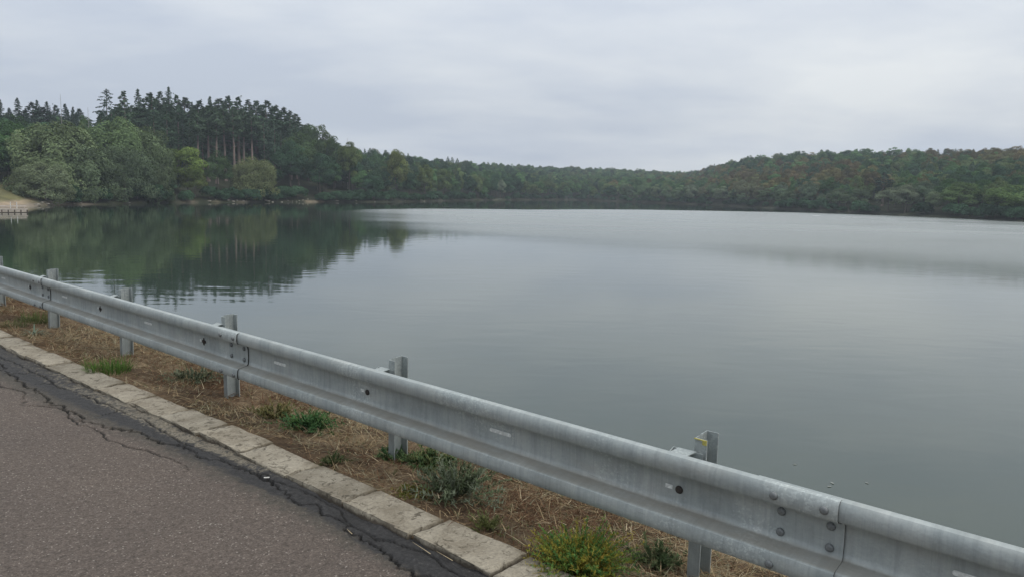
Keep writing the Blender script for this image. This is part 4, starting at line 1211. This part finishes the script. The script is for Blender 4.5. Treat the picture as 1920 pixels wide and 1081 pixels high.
    gi = ng.nodes.new('NodeGroupInput'); go = ng.nodes.new('NodeGroupOutput'); ip = ng.nodes.new('GeometryNodeInstanceOnPoints')
    ci = ng.nodes.new('GeometryNodeCollectionInfo'); ci.inputs['Collection'].default_value = pc; ci.inputs['Separate Children'].default_value = True; ci.inputs['Reset Children'].default_value = True
    ip.inputs['Pick Instance'].default_value = True
    def na(name, typ): q = ng.nodes.new('GeometryNodeInputNamedAttribute'); q.data_type = typ; q.inputs['Name'].default_value = name; return q.outputs['Attribute']
    er = ng.nodes.new('FunctionNodeEulerToRotation')
    ng.links.new(na('turn', 'FLOAT_VECTOR'), er.inputs[0])
    ng.links.new(gi.outputs[0], ip.inputs['Points']); ng.links.new(ci.outputs[0], ip.inputs['Instance']); ng.links.new(na('variant', 'INT'), ip.inputs['Instance Index'])
    ng.links.new(er.outputs[0], ip.inputs['Rotation']); ng.links.new(na('size', 'FLOAT_VECTOR'), ip.inputs['Scale']); ng.links.new(ip.outputs[0], go.inputs[0])
    md = wo.modifiers.new('instances', 'NODES'); md.node_group = ng
    print('WOODS single', len(single), 'rest', n)
    # waterline bushes, left and right shores
    k = 0
    near_ = [q for q in PLACED if q[1] < 10]
    for px in list(np.arange(130, 1126, 10.0)) + list(np.arange(1140, 1960, 14.0)):
        px = px + r.uniform(-6, 6)
        if any(abs(px - q[0]) < q[2] * .40 for q in near_) and r.random() < .45: continue
        if 370 < px < 440 or 520 < px < 590: 
            if r.random() < .6: continue
        a = bearing(px); d = float(np.interp(a, TA, TDS)) + r.uniform(.6, 3.6); x, y = d * math.sin(a), d * math.cos(a); z = float(ground(x, y)[0]) - .2
        h = r.uniform(2.2, 4.6); ti = np.array(TI['dark']) * r.uniform(.75, 1.3)
        side = 'left shore' if px < 960 else 'inlet at the far end' if px < 1130 else 'right shore'
        tree('bush', x, y, z, h, h * r.uniform(1.3, 2.0), ti, 'low dark green bush at the waterline of the ' + side, 'waterline bushes on the ' + side, 3000 + k); k += 1


# ------------------------------------------------------------------ pier and shore stones
def build_pier():
    p1 = np.array([-72.9, 116.4]); ax = np.array([-.786, -.618]); bk = np.array([-.618, .786])
    root = empty('pier', (p1[0], p1[1], 0), math.atan2(ax[1], ax[0]))
    tag(root, 'low weathered wooden bathing pier with two pale poles at the left edge of the lake', 'pier')
    # local x along the pier to the left, local y: towards the camera is +, so back is -
    Ln = 12.0; Wd = 2.4
    # direction check: rotate ax by +90deg
    lx = np.array([-ax[1], ax[0]]); sgn = 1 if np.dot(lx, bk) > 0 else -1
    def bx(name, x0, x1, y0, y1, z0, z1, mat): return link(name, MB().box(x0, x1, min(y0 * sgn, y1 * sgn), max(y0 * sgn, y1 * sgn), z0, z1).mesh(name, M[mat]), root)
    for k in range(15):
        bx('deck_board', .02 + k * .8, .78 + k * .8, 0, Wd, .50, .56, 'deck_wood')
    bx('edge_beam', 0, Ln, -.06, -.002, .42, .60, 'pale_wood')
    for k in range(15):
        bx('pile', .02 + k * .8, .16 + k * .8, .0, .14, -1.5, .498, 'dark_wood')
        bx('skirt_board', .18 + k * .8, .80 + k * .8, .05, .09, .10, .40, 'pale_wood')
    bx('lower_beam', 0, Ln, -.04, .04, -.02, .08, 'dark_wood')
    bx('back_rail', -.1, Ln, Wd - .1, Wd, .80, .99, 'pale_wood')
    for k in range(8): bx('rail_post', .1 + k * 1.6, .2 + k * 1.6, Wd - .09, Wd - .01, .56, .798, 'weathered_wood')
    for x in (1.35, 2.15): 
        mb = MB().tube([(x, .3 * sgn, -.4), (x, .3 * sgn, 1.55)], [.05, .05], 8); link('pole', mb.mesh('pole', M['pale_pole'], 50), root)


def build_stones():
    r = random.Random(12)
    meshes = []
    for k in range(4):
        bm = bmesh.new(); bmesh.ops.create_icosphere(bm, subdivisions=2, radius=.5); rr = random.Random(k)
        for v in bm.verts: v.co *= rr.uniform(.75, 1.15); v.co.z *= .6
        me = bpy.data.meshes.new('shore_stone'); bm.to_mesh(me); bm.free(); me.materials.append(M['shore_rock']); meshes.append(me)
    spots = [64, 70, 78, 88, 95, 103, 112, 126, 138, 150, 242, 392, 404, 428, 437, 444, 456, 462, 498, 503, 511, 528, 540, 548, 556, 561, 568, 577, 632, 668, 703, 726, 760, 796]
    for px in spots:
        a = bearing(px); d = float(np.interp(a, TA, TDS)) + r.uniform(-.4, 2.2); x, y = d * math.sin(a), d * math.cos(a); z = float(ground(x, y)[0])
        o = link('shore_stone', meshes[r.randrange(4)], None, (x, y, max(z, -.05) + .08), (0, 0, r.random() * 6)); s = r.uniform(.3, .85); o.scale = (s * r.uniform(1, 1.8), s, s * .8)
        tag(o, 'pale stone at the waterline of the wooded left shore', 'stone', 'pale stones along the left shore')


def build_haze():
    mt, t, out = mat_new('haze_air')
    vol = _n(t, 'ShaderNodeVolumePrincipled'); vol.inputs['Color'].default_value = (.80, .88, 1.0, 1); vol.inputs['Density'].default_value = HAZE; vol.inputs['Anisotropy'].default_value = 0.0
    L(t, vol.outputs[0], out.inputs['Volume'])
    b = MB().box(-1300, 1300, -260, 1320, -16, 90)
    o = link('haze', b.mesh('haze', mt)); tag(o, 'thin bluish air over the lake and hills', 'haze', kind='stuff')


HAZE = 0.00028
build_terrain()
build_water()
VZ = build_dam()
build_haze()
build_kerb()
build_guardrail()
build_protos()
build_named_trees()
build_woods()
build_pier()
build_stones()
build_straw(VZ)
build_plants(VZ)
build_litter()
